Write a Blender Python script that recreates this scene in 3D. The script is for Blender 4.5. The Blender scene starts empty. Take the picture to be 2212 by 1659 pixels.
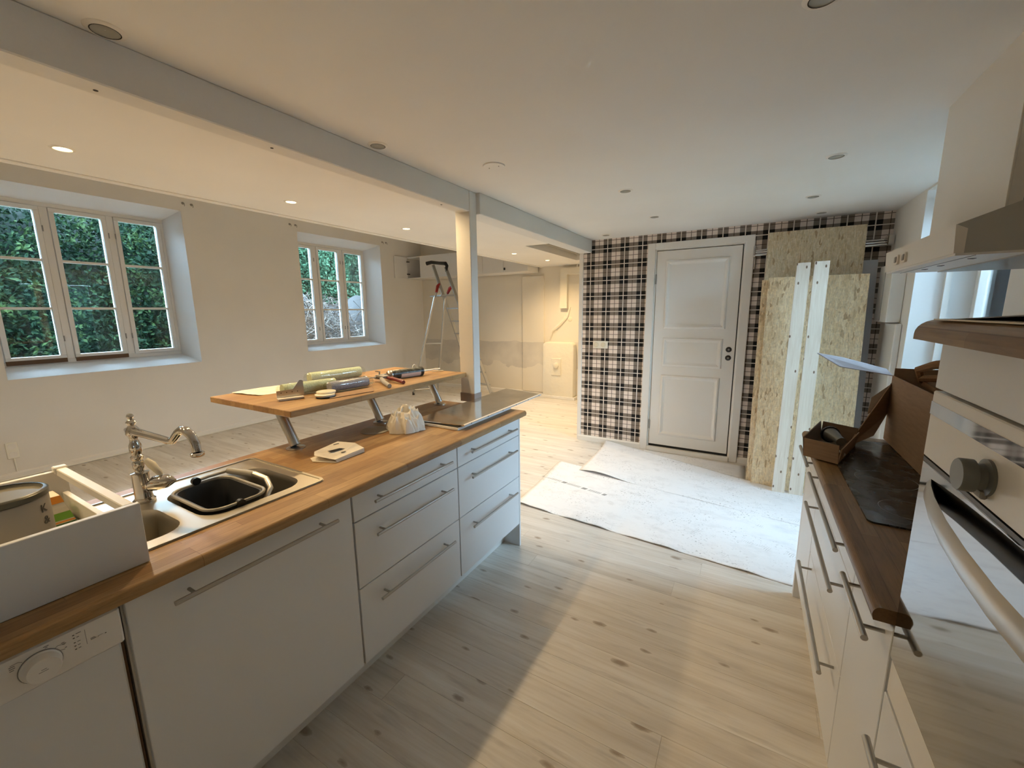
import bpy, bmesh, math, random
import numpy as np
from mathutils import Vector, Matrix
random.seed(7)
S = bpy.context.scene
COL = S.collection
PI = math.pi
# ---------------------------------------------------------------- camera
cd = bpy.data.cameras.new('camera'); cam = bpy.data.objects.new('camera', cd); COL.objects.link(cam)
cam.location = (0, 0, 1.55)
def cam_axes(yaw, p, r):
    f = Vector((-math.sin(yaw)*math.cos(p), math.cos(yaw)*math.cos(p), -math.sin(p)))
    rt = Vector((math.cos(yaw), math.sin(yaw), 0)); dn = f.cross(rt)
    return math.cos(r)*rt + math.sin(r)*dn, -math.sin(r)*rt + math.cos(r)*dn, f
rt, dn, fw = cam_axes(0.52477207, 0.17343792, 0.01157208)
cam.matrix_world = Matrix(((rt.x, -dn.x, -fw.x, 0), (rt.y, -dn.y, -fw.y, 0), (rt.z, -dn.z, -fw.z, 1.55), (0, 0, 0, 1)))
cd.sensor_width = 36; cd.lens = 889.29/2212*36; cd.clip_start = 0.02; cd.clip_end = 100
S.camera = cam
# ---------------------------------------------------------------- view, world
S.view_settings.view_transform = 'Standard'; S.view_settings.look = 'None'
S.view_settings.gamma = 1; S.view_settings.use_curve_mapping = False
S.view_settings.exposure = -0.07
S.cycles.use_denoising = True
try: S.cycles.denoiser = 'OPENIMAGEDENOISE'
except Exception: pass
S.cycles.max_bounces = 9; S.cycles.diffuse_bounces = 6; S.cycles.glossy_bounces = 4
S.cycles.transparent_max_bounces = 12; S.cycles.transmission_bounces = 6
S.cycles.sample_clamp_indirect = 40.0; S.cycles.blur_glossy = .4
W = bpy.data.worlds.new('world'); S.world = W; W.use_nodes = True
wn = W.node_tree; bg = wn.nodes['Background']
bg.inputs[0].default_value = (0.57, 0.75, 1.0, 1); bg.inputs[1].default_value = 45.0
WARM = (1.0, 0.70, 0.36)
LAMP_W = 34.0
LAMPS = [(-2.87, y) for y in (-0.4, 0.766, 1.888, 3.017, 5.055)] + [(-2.81, 5.99)]
HIDDEN_LAMPS = [(-1.98, y) for y in (-.12, 1.02, 2.15, 3.29)]     # second row, behind the beam
def portal(name, loc, rot, sx, sy):
    l = bpy.data.lights.new(name, 'AREA'); l.shape = 'RECTANGLE'; l.size = sx; l.size_y = sy
    o = bpy.data.objects.new(name, l); COL.objects.link(o); o.location = loc; o.rotation_euler = rot
    l.cycles.is_portal = True
portal('window_daylight_left', (-6.66, 1.77, 1.9), (0, -PI/2, 0), 1.8, 1.7)
portal('window_daylight_middle', (-6.66, 4.9, 1.9), (0, -PI/2, 0), 1.8, 1.7)
portal('added_window_daylight', (1.36, -1.825, 1.525), (0, PI/2, 0), .65, .65)  # daylight portal of the added window behind the camera
portal('window_daylight_right', (1.36, 3.29, 1.15), (0, PI/2, 0), 2.4, 1.35)

# ---------------------------------------------------------------- materials
def mat(name, color=(.8, .8, .8), rough=.5, metal=0.0, spec=.5, coat=0.0):
    m = bpy.data.materials.new(name); m.use_nodes = True
    b = m.node_tree.nodes['Principled BSDF']
    b.inputs['Base Color'].default_value = (*color, 1); b.inputs['Roughness'].default_value = rough
    b.inputs['Metallic'].default_value = metal; b.inputs['Specular IOR Level'].default_value = spec
    b.inputs['Coat Weight'].default_value = coat
    return m
class NT:
    def __init__(s, m): s.t = m.node_tree; s.n = s.t.nodes; s.l = s.t.links; s.b = s.n.get('Principled BSDF')
    def node(s, t, **k):
        o = s.n.new(t)
        for a, v in k.items(): setattr(o, a, v)
        return o
    def put(s, sock, v):
        if hasattr(v, 'links') or isinstance(v, bpy.types.NodeSocket): s.l.new(v, sock)
        else: sock.default_value = v
    def coord(s, kind='Object', scale=(1, 1, 1), rot=(0, 0, 0), loc=(0, 0, 0)):
        c = s.node('ShaderNodeTexCoord'); mp = s.node('ShaderNodeMapping')
        mp.inputs['Scale'].default_value = scale; mp.inputs['Rotation'].default_value = rot; mp.inputs['Location'].default_value = loc
        s.l.new(c.outputs[kind], mp.inputs[0]); return mp.outputs[0]
    def noise(s, v, scale=5, detail=4, rough=.5, dist=0):
        o = s.node('ShaderNodeTexNoise'); s.l.new(v, o.inputs['Vector']); o.inputs['Scale'].default_value = scale
        o.inputs['Detail'].default_value = detail; o.inputs['Roughness'].default_value = rough; o.inputs['Distortion'].default_value = dist
        return o.outputs[0]
    def voro(s, v, scale=5, out='Distance', feature='F1', rnd=1.0):
        o = s.node('ShaderNodeTexVoronoi', feature=feature); s.l.new(v, o.inputs['Vector']); o.inputs['Scale'].default_value = scale
        o.inputs['Randomness'].default_value = rnd
        return o.outputs[out]
    def ramp(s, v, stops, interp='LINEAR'):
        o = s.node('ShaderNodeValToRGB'); s.l.new(v, o.inputs[0]); cr = o.color_ramp; cr.interpolation = interp
        while len(cr.elements) < len(stops): cr.elements.new(.5)
        for e, (p, c) in zip(cr.elements, stops):
            e.position = p; e.color = (*c, 1) if not isinstance(c, (int, float)) else (c, c, c, 1)
        return o.outputs[0]
    def math(s, op, a, b=0.0, c=None):
        o = s.node('ShaderNodeMath', operation=op); s.put(o.inputs[0], a); s.put(o.inputs[1], b)
        if c is not None: s.put(o.inputs[2], c)
        return o.outputs[0]
    def mix(s, f, a, b, mode='MIX'):
        o = s.node('ShaderNodeMix', data_type='RGBA', blend_type=mode)
        s.put(o.inputs[0], f); s.put(o.inputs[6], a if not isinstance(a, tuple) else (*a, 1)); s.put(o.inputs[7], b if not isinstance(b, tuple) else (*b, 1))
        return o.outputs[2]
    def bump(s, h, strength=.2, dist=.01):
        o = s.node('ShaderNodeBump'); s.l.new(h, o.inputs['Height']); o.inputs['Strength'].default_value = strength; o.inputs['Distance'].default_value = dist
        s.l.new(o.outputs[0], s.b.inputs['Normal'])
    def base(s, v): s.l.new(v, s.b.inputs['Base Color'])
    def sep(s, v):
        o = s.node('ShaderNodeSeparateXYZ'); s.l.new(v, o.inputs[0]); return o.outputs

def m_plaster(name, col, bump=.15, scale=14):
    m = mat(name, col, .85, spec=.2); t = NT(m); v = t.coord()
    n = t.noise(v, scale, 5, .6); t.bump(n, bump, .01)
    n2 = t.noise(v, 1.3, 3); c = t.ramp(n2, [(.3, tuple(x*.96 for x in col)), (.7, tuple(min(1, x*1.02) for x in col))]); t.base(c)
    return m
M = {}
M['wall'] = m_plaster('wall_plaster', (.76, .74, .70))
M['ceil'] = m_plaster('ceiling_paint', (.80, .80, .785), .05)
M['rough'] = m_plaster('rough_plaster', (.76, .72, .62), .9, 7)
M['reveal'] = m_plaster('reveal_plaster', (.80, .80, .79), .12)
M['beam'] = m_plaster('beam_paint', (.74, .74, .73), .12, 30)
M['white'] = mat('white_lacquer', (.74, .73, .71), .38, spec=.4)
M['white_drawer'] = mat('white_drawer_metal', (.72, .72, .70), .4)
M['front'] = mat('cabinet_front_foil', (.68, .70, .72), .32, spec=.45)
M['trim'] = mat('painted_trim', (.78, .76, .72), .4)
M['plinth'] = mat('plinth_white', (.62, .62, .60), .45)
M['dark'] = mat('dark_gap', (.02, .019, .017), .8)
M['black'] = mat('black_plastic', (.012, .012, .013), .35)
M['steel'] = mat('brushed_steel', (.55, .54, .52), .28, 1.0)
M['handle'] = mat('handle_steel', (.42, .41, .39), .33, 1.0)
M['chrome'] = mat('chrome', (.62, .61, .60), .05, 1.0)
M['alu'] = mat('ladder_aluminium', (.50, .50, .49), .38, 1.0)
M['red'] = mat('red_plastic', (.35, .015, .015), .35)
M['darkred'] = mat('red_painted_lever', (.16, .02, .015), .4)
M['sink'] = mat('sink_steel', (.50, .47, .41), .36, 1.0)
M['rim_plastic'] = mat('grey_plastic_rim', (.30, .29, .26), .4)
M['bin'] = mat('charcoal_plastic', (.018, .021, .026), .5)
M['enamel'] = mat('oven_enamel', (.74, .71, .65), .3)
M['ovenglass'] = mat('oven_glass', (.30, .31, .32), .05, 1.0)
M['knobgrey'] = mat('knob_grey', (.16, .17, .17), .35, .3)
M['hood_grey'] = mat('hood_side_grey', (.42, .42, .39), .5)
M['cream'] = mat('ceramic_cream', (.75, .70, .56), .2)
M['socket'] = mat('socket_plastic', (.80, .78, .70), .35)
M['gap'] = mat('putty_grey', (.30, .29, .27), .6)
M['rag'] = mat('cotton_rag', (.78, .75, .68), .9, spec=.1)
M['plug'] = mat('brown_plinth_paint', (.30, .24, .21), .6)
M['board_white'] = mat('plasterboard_grey', (.42, .42, .44), .7)
M['lampglow'] = mat('lamp_glow', (1, .8, .5))
_b = M['lampglow'].node_tree.nodes['Principled BSDF']; _b.inputs['Emission Color'].default_value = (1, .80, .42, 1); _b.inputs['Emission Strength'].default_value = 14
M['lampoff'] = mat('lamp_off_glass', (.42, .42, .38), .25)
M['hob'] = None

def m_butcher(name, tone=1.0):
    m = mat(name, (.5, .3, .14), .38, spec=.35); t = NT(m)
    c = t.coord(rot=(0, 0, PI/2))
    br = t.node('ShaderNodeTexBrick'); t.l.new(c, br.inputs['Vector'])
    br.offset = .37; br.offset_frequency = 3; br.squash = 1
    br.inputs['Scale'].default_value = 1.0; br.inputs['Brick Width'].default_value = .38; br.inputs['Row Height'].default_value = .041
    br.inputs['Mortar Size'].default_value = .0006; br.inputs['Mortar Smooth'].default_value = 0; br.inputs['Bias'].default_value = 0.0
    k = tone
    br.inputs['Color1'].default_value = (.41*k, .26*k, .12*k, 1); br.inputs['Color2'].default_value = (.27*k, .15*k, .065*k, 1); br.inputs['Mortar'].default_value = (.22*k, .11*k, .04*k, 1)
    g = t.noise(t.coord(scale=(28, 2.2, 28)), 4.5, 6, .62, .4)
    gr = t.ramp(g, [(.3, .72), (.5, 1.0), (.72, 1.14)])
    c1 = t.mix(1.0, br.outputs[0], gr, 'MULTIPLY')
    st = t.ramp(t.noise(t.coord(scale=(3, 1.2, 3)), 1.8, 4), [(.35, .84), (.6, 1.08)])
    t.base(t.mix(1.0, c1, st, 'MULTIPLY')); t.bump(g, .06, .002)
    return m
M['butcher'] = m_butcher('oak_butcher_block', 1.0)
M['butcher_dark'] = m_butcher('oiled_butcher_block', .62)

def m_floor():
    m = mat('whitewashed_pine', (.6, .53, .42), .42, spec=.35); t = NT(m)
    oi = t.node('ShaderNodeObjectInfo')
    c = t.node('ShaderNodeTexCoord'); add = t.node('ShaderNodeVectorMath', operation='ADD'); t.l.new(c.outputs['Object'], add.inputs[0])
    cx = t.node('ShaderNodeCombineXYZ'); rr = t.math('MULTIPLY', oi.outputs['Random'], 37.0); t.l.new(rr, cx.inputs[0]); t.l.new(rr, cx.inputs[2]); t.l.new(cx.outputs[0], add.inputs[1])
    def mp(sc):
        o = t.node('ShaderNodeMapping'); o.inputs['Scale'].default_value = sc; t.l.new(add.outputs[0], o.inputs[0]); return o.outputs[0]
    grain = t.noise(mp((1.0, 22, 8)), 2.2, 6, .6, .8)
    broad = t.noise(mp((.7, 7, 3)), 1.4, 3)
    col = t.ramp(grain, [(.25, (.60, .565, .51)), (.5, (.68, .66, .62)), (.75, (.74, .73, .71))])
    col = t.mix(1.0, col, t.ramp(broad, [(.3, (.86, .84, .82)), (.55, (1.0, .99, .98)), (.72, (1.08, 1.09, 1.10))]), 'MULTIPLY')
    tone = t.ramp(oi.outputs['Random'], [(0, (.95, .935, .91)), (.5, (1, .985, .97)), (1, (1.03, 1.03, 1.02))])
    col = t.mix(1.0, col, tone, 'MULTIPLY')
    # knots: sparse stretched cells
    kd = t.node('ShaderNodeTexVoronoi', voronoi_dimensions='2D'); t.l.new(mp((3.0, 7.3, 1.0)), kd.inputs['Vector']); kd.inputs['Scale'].default_value = 1.0
    ks = t.sep(kd.outputs['Color'])[0]
    rad = t.math('MULTIPLY', ks, .13)
    dn_ = t.math('ADD', kd.outputs['Distance'], t.math('MULTIPLY', t.math('SUBTRACT', t.noise(mp((10, 25, 5)), 3, 3), .5), .09))
    kn = t.math('SUBTRACT', rad, dn_)
    kmask = t.ramp(kn, [(.0, 0), (.02, .55), (.075, 1)])
    kmask = t.math('MULTIPLY', kmask, t.math('GREATER_THAN', ks, .33))
    col = t.mix(t.math('MULTIPLY', kmask, .80), col, (.26, .195, .135))
    sm = t.ramp(t.noise(mp((1.2, 9, 4)), 3.1, 4, .6), [(.56, 0), (.78, .6)])
    col = t.mix(sm, col, (.40, .37, .34))
    t.base(col); t.bump(grain, .05, .002)
    return m
M['floor'] = m_floor()

def m_pine():
    m = mat('planed_spruce', (.75, .66, .5), .55); t = NT(m)
    g = t.noise(t.coord(scale=(30, 30, 1.2)), 2.0, 5, .6, .7)
    col = t.ramp(g, [(.3, (.72, .62, .50)), (.6, (.82, .74, .63)), (.8, (.85, .79, .70))])
    kd = t.node('ShaderNodeTexVoronoi', voronoi_dimensions='2D'); t.l.new(t.coord(scale=(14, 7, 7), rot=(PI/2, 0, 0)), kd.inputs['Vector']); kd.inputs['Scale'].default_value = 1.0
    ks = t.sep(kd.outputs['Color'])[1]
    k = t.math('MULTIPLY', t.ramp(t.math('SUBTRACT', .095, kd.outputs['Distance']), [(.0, 0), (.03, 1)]), t.math('GREATER_THAN', ks, .55))
    t.base(t.mix(k, col, (.20, .12, .07)))
    return m
M['pine'] = m_pine()

def m_osb(name, k=1.0, rz=0.0):
    m = mat(name, (.6, .45, .25), .6, spec=.3); t = NT(m)
    w = t.node('ShaderNodeTexNoise'); t.l.new(t.coord(), w.inputs['Vector']); w.inputs['Scale'].default_value = 9
    def layer(rot, sc, seed):
        c = t.coord(scale=sc, rot=(0, rot, 0), loc=(seed, seed, seed))
        a = t.node('ShaderNodeVectorMath', operation='ADD'); t.l.new(c, a.inputs[0])
        s_ = t.node('ShaderNodeVectorMath', operation='SCALE'); t.l.new(w.outputs[1], s_.inputs[0]); s_.inputs['Scale'].default_value = 1.1; t.l.new(s_.outputs[0], a.inputs[1])
        v = t.node('ShaderNodeTexVoronoi'); t.l.new(a.outputs[0], v.inputs['Vector']); v.inputs['Scale'].default_value = 1
        return t.sep(v.outputs['Color'])[0], v.outputs['Distance']
    a1, d1 = layer(.6, (62, 0, 17), 1.0); a2, d2 = layer(-.8, (56, 0, 15), 4.0); a3, d3 = layer(1.35, (70, 0, 20), 9.0)
    pal = [(0.0, (.86*k, .71*k, .47*k)), (.3, (.78*k, .62*k, .38*k)), (.6, (.92*k, .79*k, .57*k)), (.955, (.80*k, .64*k, .40*k)), (.985, (.56*k, .40*k, .23*k))]
    c1 = t.ramp(a1, pal); c2 = t.ramp(a2, pal); c3 = t.ramp(a3, pal)
    col = t.mix(t.math('GREATER_THAN', a2, .5), c1, c2); col = t.mix(t.math('GREATER_THAN', a3, .62), col, c3)
    gr = t.ramp(t.noise(t.coord(scale=(1, 1, 1), rot=(0, .6, 0)), 60, 4, .7), [(.3, .84), (.7, 1.1)])
    st1 = t.ramp(t.noise(t.coord(scale=(120, 0, 12), rot=(0, .7, 0)), 1.5, 3, .6, 1), [(.35, .80), (.6, 1.08)]); st2 = t.ramp(t.noise(t.coord(scale=(130, 0, 12), rot=(0, -.6, 0)), 1.5, 3, .6, 1), [(.35, .80), (.6, 1.08)])
    col = t.mix(1.0, col, t.mix(t.math('GREATER_THAN', a1, .5), st1, st2), 'MULTIPLY')
    t.base(t.mix(1.0, col, gr, 'MULTIPLY')); t.bump(t.math('ADD', d1, d2), .35, .003)
    return m
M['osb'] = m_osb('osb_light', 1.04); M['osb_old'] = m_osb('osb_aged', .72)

def m_plaid():
    m = mat('plaid_wallpaper', (.7, .6, .5), .75, spec=.2); t = NT(m)
    s = t.sep(t.coord()); P = .1895; Q = .1713
    def masks(v, off, per):
        f = t.math('FRACT', t.math('DIVIDE', t.math('ADD', v, -off+per*40.5), per))
        d = t.math('ABSOLUTE', t.math('SUBTRACT', f, .5))       # 0 at white line
        W_ = t.math('LESS_THAN', d, .023); D = t.math('LESS_THAN', d, .245); T = t.math('GREATER_THAN', d, .484)
        return W_, D, T
    Wx, Dx, Tx = masks(s[0], -1.634, P); Wz, Dz, Tz = masks(s[2], 2.227, Q)
    cnt = t.math('MULTIPLY', t.math('ADD', Dx, Dz), .5)
    col = t.ramp(cnt, [(0, (.80, .70, .63)), (.33, (.235, .20, .17)), (.75, (.014, .014, .016))], 'CONSTANT')
    th = t.math('MAXIMUM', Tx, Tz)
    col = t.mix(t.math('MULTIPLY', th, .85), col, (.055, .035, .02))
    col = t.mix(t.math('MAXIMUM', Wx, Wz), col, (.80, .74, .66))
    t.base(col); return m
M['plaid'] = m_plaid()

def m_paper():
    m = mat('floor_protection_paper', (.86, .86, .86), .7, spec=.2); t = NT(m)
    v = t.coord()
    sp = t.ramp(t.noise(v, 60, 3, .6), [(.60, 0), (.68, 1)])
    zone = t.ramp(t.noise(v, 2.6, 3), [(.42, 0), (.60, 1)])
    wv = t.node('ShaderNodeTexWave'); t.l.new(t.coord(rot=(0, 0, .5)), wv.inputs[0]); wv.inputs['Scale'].default_value = 26; wv.inputs['Distortion'].default_value = 6; wv.inputs['Detail'].default_value = 2
    tread = t.math('MULTIPLY', t.ramp(wv.outputs[1], [(.8, 0), (.95, 1)]), t.ramp(t.noise(t.coord(loc=(3, 1, 0)), 7, 2), [(.62, 0), (.70, 1)]))
    smg = t.ramp(t.noise(t.coord(loc=(5, 5, 0), scale=(1, 2, 1)), 5, 5, .7), [(.5, 0), (.8, .25)])
    k = t.math('MULTIPLY', sp, zone)
    k = t.math('MAXIMUM', t.math('MULTIPLY', k, .75), t.math('MULTIPLY', tread, .55))
    k = t.math('MAXIMUM', k, smg)
    t.base(t.mix(k, (.80, .80, .81), (.20, .195, .20)))
    return m
M['paper'] = m_paper()
def m_card(name, col):
    m = mat(name, col, .8, spec=.15); t = NT(m)
    n = t.noise(t.coord(scale=(1, 1, 8)), 12, 4); t.base(t.ramp(n, [(.3, tuple(x*.88 for x in col)), (.7, tuple(x*1.06 for x in col))])); return m
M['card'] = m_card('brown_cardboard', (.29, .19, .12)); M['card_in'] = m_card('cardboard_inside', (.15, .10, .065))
M['card_grey'] = m_card('grey_lined_cardboard', (.42, .40, .42)); M['kraft'] = m_card('kraft_paper', (.26, .14, .07))
M['card_white'] = m_card('white_card', (.74, .69, .60))
def m_hob():
    m = mat('hob_glass', (.012, .012, .014), .12, spec=.6); t = NT(m)
    d = t.ramp(t.noise(t.coord(scale=(1, 3, 1)), 9, 5, .7), [(.45, (.012, .012, .013)), (.8, (.09, .085, .075))]); t.base(d)
    r = t.ramp(t.noise(t.coord(), 14, 4), [(.3, .10), (.8, .45)]); t.l.new(r, t.b.inputs['Roughness']); return m
M['hob'] = m_hob()
def m_sheet():
    m = mat('stainless_sheet', (.58, .56, .52), .1, .92); t = NT(m)
    r = t.ramp(t.noise(t.coord(), 12, 5, .7), [(.35, .09), (.8, .2)]); t.l.new(r, t.b.inputs['Roughness'])
    c = t.ramp(t.noise(t.coord(scale=(1, 1, 1)), 5, 5, .7), [(.3, (.60, .57, .51)), (.7, (.76, .73, .67))]); t.base(c); return m
M['sheet'] = m_sheet(); M['sheet'].node_tree.nodes['Principled BSDF'].inputs['Metallic'].default_value = .92
def m_glass():
    m = bpy.data.materials.new('window_glass'); m.use_nodes = True; t = NT(m); t.n.remove(t.b)
    out = t.n['Material Output']; tr = t.node('ShaderNodeBsdfTransparent'); gl = t.node('ShaderNodeBsdfGlossy'); gl.inputs['Roughness'].default_value = .02
    tr.inputs[0].default_value = (.88, .95, .94, 1)
    fr = t.node('ShaderNodeFresnel'); fr.inputs[0].default_value = 1.52; mx = t.node('ShaderNodeMixShader')
    t.l.new(fr.outputs[0], mx.inputs[0]); t.l.new(tr.outputs[0], mx.inputs[1]); t.l.new(gl.outputs[0], mx.inputs[2]); t.l.new(mx.outputs[0], out.inputs[0]); return m
M['glass'] = m_glass()
def m_film():
    m = bpy.data.materials.new('clear_film'); m.use_nodes = True; t = NT(m); t.n.remove(t.b)
    out = t.n['Material Output']; tr = t.node('ShaderNodeBsdfTransparent'); gl = t.node('ShaderNodeBsdfGlossy'); gl.inputs['Roughness'].default_value = .12
    tr.inputs[0].default_value = (.93, .94, .92, 1); mx = t.node('ShaderNodeMixShader')
    n = t.noise(t.coord(), 60, 4); f = t.ramp(n, [(.5, .03), (.8, .30)]); t.l.new(f, mx.inputs[0])
    t.l.new(tr.outputs[0], mx.inputs[1]); t.l.new(gl.outputs[0], mx.inputs[2]); t.l.new(mx.outputs[0], out.inputs[0]); return m
M['film'] = m_film()
def m_leaf(name, a, b, c):
    m = mat(name, a, .75, spec=.08); t = NT(m)
    n = t.noise(t.coord(), 3.0, 5, .7); t.base(t.ramp(n, [(.3, a), (.5, b), (.72, c)])); return m
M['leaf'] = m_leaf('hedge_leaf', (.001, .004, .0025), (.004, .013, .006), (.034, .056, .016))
M['leaf_light'] = m_leaf('tree_leaf', (.010, .028, .016), (.026, .060, .032), (.075, .12, .07))
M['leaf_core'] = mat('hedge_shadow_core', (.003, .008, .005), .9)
M['twig'] = m_leaf('dry_twig', (.018, .012, .009), (.045, .033, .027), (.19, .17, .15))
M['soil'] = m_leaf('garden_ground', (.04, .045, .025), (.06, .07, .035), (.09, .085, .06))
M['shed'] = mat('shed_timber', (.018, .016, .016), .8)
def m_fibre(name, a, b):
    m = mat(name, a, .95, spec=.1); t = NT(m); n = t.noise(t.coord(), 220, 3, .7); t.base(t.ramp(n, [(.35, a), (.65, b)])); t.bump(n, .8, .004); return m
M['roller_green'] = m_fibre('green_roller_pile', (.42, .52, .36), (.66, .72, .58)); M['roller_blue'] = m_fibre('blue_grey_roller_pile', (.24, .25, .31), (.42, .43, .50))
def m_tube():
    m = mat('sealant_tube_print', (.2, .2, .2), .35); t = NT(m); s = t.sep(t.coord())
    n = t.ramp(t.noise(t.coord(), 45, 3), [(.45, (.02, .022, .02)), (.62, (.10, .105, .085))])
    t.base(n); return m
M['tube'] = m_tube()
M['pink'] = mat('pale_pink_label', (.62, .48, .42), .5); M['green'] = mat('green_print', (.16, .36, .04), .5); M['orange'] = mat('orange_print', (.75, .28, .03), .5)
M['dgreen'] = mat('dark_green_print', (.05, .13, .04), .5); M['ink'] = mat('printed_ink', (.05, .05, .05), .6); M['ink_grey'] = mat('grey_print', (.22, .23, .24), .6)
M['can'] = mat('paint_can_label', (.27, .245, .215), .5); M['can_metal'] = mat('paint_can_metal', (.07, .07, .06), .3, .6); M['can_lid'] = mat('paint_can_lid', (.20, .19, .15), .4, .3)
M['brownstrip'] = mat('bare_wood_strip', (.13, .07, .035), .7)
def m_mesh():
    m = mat('grease_filter', (.30, .29, .27), .4, .8); t = NT(m)
    wv = t.node('ShaderNodeTexWave'); t.l.new(t.coord(), wv.inputs[0]); wv.inputs['Scale'].default_value = 60; t.base(t.ramp(wv.outputs[1], [(.4, (.12, .12, .12)), (.6, (.45, .44, .42))])); return m
M['filter'] = m_mesh()
# wall with a grey patch of filler low on it
def m_farwall():
    m = m_plaster('far_wall_plaster', (.74, .70, .62), .3, 10); t = NT(m); s = t.sep(t.coord())
    n = t.noise(t.coord(), 2.5, 4)
    top = t.math('LESS_THAN', t.math('ADD', s[2], t.math('MULTIPLY', n, .12)), 1.06)
    low = t.math('GREATER_THAN', t.math('ADD', s[2], t.math('MULTIPLY', n, .5)), .78)
    k = t.math('MULTIPLY', t.math('MULTIPLY', top, low), t.ramp(n, [(.3, .15), (.6, .6)]))
    src = t.b.inputs['Base Color'].links[0].from_socket
    t.base(t.mix(k, src, (.47, .45, .43))); return m
M['farwall'] = m_farwall()

# ---------------------------------------------------------------- geometry helpers
OFF = {}
def V(*a): return Vector(a)
class B:
    def __init__(s): s.bm = bmesh.new()
    def box(s, x0, x1, y0, y1, z0, z1, bev=0, seg=1):
        vs = bmesh.ops.create_cube(s.bm, size=1)['verts']
        for v in vs:
            v.co.x = x0 if v.co.x < 0 else x1; v.co.y = y0 if v.co.y < 0 else y1; v.co.z = z0 if v.co.z < 0 else z1
        if bev:
            es = list({e for v in vs for e in v.link_edges}); bmesh.ops.bevel(s.bm, geom=es, offset=bev, segments=seg, affect='EDGES', profile=.5)
        return s
    def quadbox(s, pts, nrm, th):        # thick polygon: planar pts extruded along nrm
        n = Vector(nrm).normalized()*th; a = [s.bm.verts.new(p) for p in pts]; b = [s.bm.verts.new(Vector(p)+n) for p in pts]
        s.bm.faces.new(a[::-1]); s.bm.faces.new(b)
        for i in range(len(a)): j = (i+1) % len(a); s.bm.faces.new((a[i], a[j], b[j], b[i]))
        return s
    def rings(s, rs, closed=True, cap0=True, cap1=True):
        R = [[s.bm.verts.new(p) for p in r] for r in rs]
        for a, b in zip(R, R[1:]):
            n = len(a)
            for i in range(n if closed else n-1): j = (i+1) % n; s.bm.faces.new((a[i], a[j], b[j], b[i]))
        if cap0: s.bm.faces.new(R[0][::-1])
        if cap1: s.bm.faces.new(R[-1])
        return s
    def tube(s, path, r, n=12, cap=True):
        P = [Vector(p) for p in path]; rr = r if isinstance(r, (list, tuple)) else [r]*len(P)
        rs = []; up = None
        for i, p in enumerate(P):
            d = (P[min(i+1, len(P)-1)]-P[max(i-1, 0)]).normalized()
            if up is None: up = Vector((0, 0, 1)) if abs(d.z) < .9 else Vector((1, 0, 0))
            a = d.cross(up).normalized(); b = a.cross(d).normalized(); up = b
            rs.append([p+(a*math.cos(2*PI*k/n)+b*math.sin(2*PI*k/n))*rr[i] for k in range(n)])
        return s.rings(rs, cap0=cap, cap1=cap)
    def lathe(s, prof, c, axis=(0, 0, 1), n=24, cap=True):
        ax = Vector(axis).normalized(); u = ax.orthogonal().normalized(); w = ax.cross(u); c = Vector(c)
        return s.rings([[c+ax*h+(u*math.cos(2*PI*k/n)+w*math.sin(2*PI*k/n))*max(r, 1e-4) for k in range(n)] for r, h in prof], cap0=cap, cap1=cap)
    def prism(s, poly, axis, a0, a1):    # poly in the two other axes
        def P(p, a): return {'x': (a, p[0], p[1]), 'y': (p[0], a, p[1]), 'z': (p[0], p[1], a)}[axis]
        return s.rings([[P(p, a0) for p in poly], [P(p, a1) for p in poly]])
    def obj(s, name, m, parent=None, smooth=False, label=None, kind=None, origin=None):
        bmesh.ops.recalc_face_normals(s.bm, faces=s.bm.faces)
        off = Vector(origin) if origin is not None else (OFF[parent.name] if parent is not None else Vector((0, 0, 0)))
        if off.length: bmesh.ops.translate(s.bm, verts=s.bm.verts, vec=-off)
        me = bpy.data.meshes.new(name); s.bm.to_mesh(me); s.bm.free()
        o = bpy.data.objects.new(name, me); COL.objects.link(o); me.materials.append(M[m] if isinstance(m, str) else m)
        if smooth:
            me.polygons.foreach_set('use_smooth', [True]*len(me.polygons))
            try: me.set_sharp_from_angle(angle=math.radians(40))
            except Exception: pass
        if parent is not None:
            o.parent = parent
            if origin is not None: o.location = off-OFF[parent.name]
        elif origin is not None: o.location = off
        OFF[o.name] = off
        if label: o['label'] = label
        if kind: o['kind'] = kind
        return o
def tag(o, label, cat, group=None):
    o['label'] = label; o['category'] = cat
    if group: o['group'] = group
    return o
def thing(name, label, cat, loc, group=None):
    o = bpy.data.objects.new(name, None); COL.objects.link(o); o.location = loc; o.empty_display_size = .1; OFF[o.name] = Vector(loc)
    if label: tag(o, label, cat, group)
    return o
def struct(name, loc=(0, 0, 0)):
    o = bpy.data.objects.new(name, None); COL.objects.link(o); o.location = loc; OFF[o.name] = Vector(loc); o['kind'] = 'structure'; return o
def rrect(x0, x1, y0, y1, r, n=6):
    pts = []
    for cx, cy, a in ((x1-r, y1-r, 0), (x0+r, y1-r, 90), (x0+r, y0+r, 180), (x1-r, y0+r, 270)):
        for k in range(n+1): t_ = math.radians(a+90*k/n); pts.append((cx+r*math.cos(t_), cy+r*math.sin(t_)))
    return pts
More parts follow.
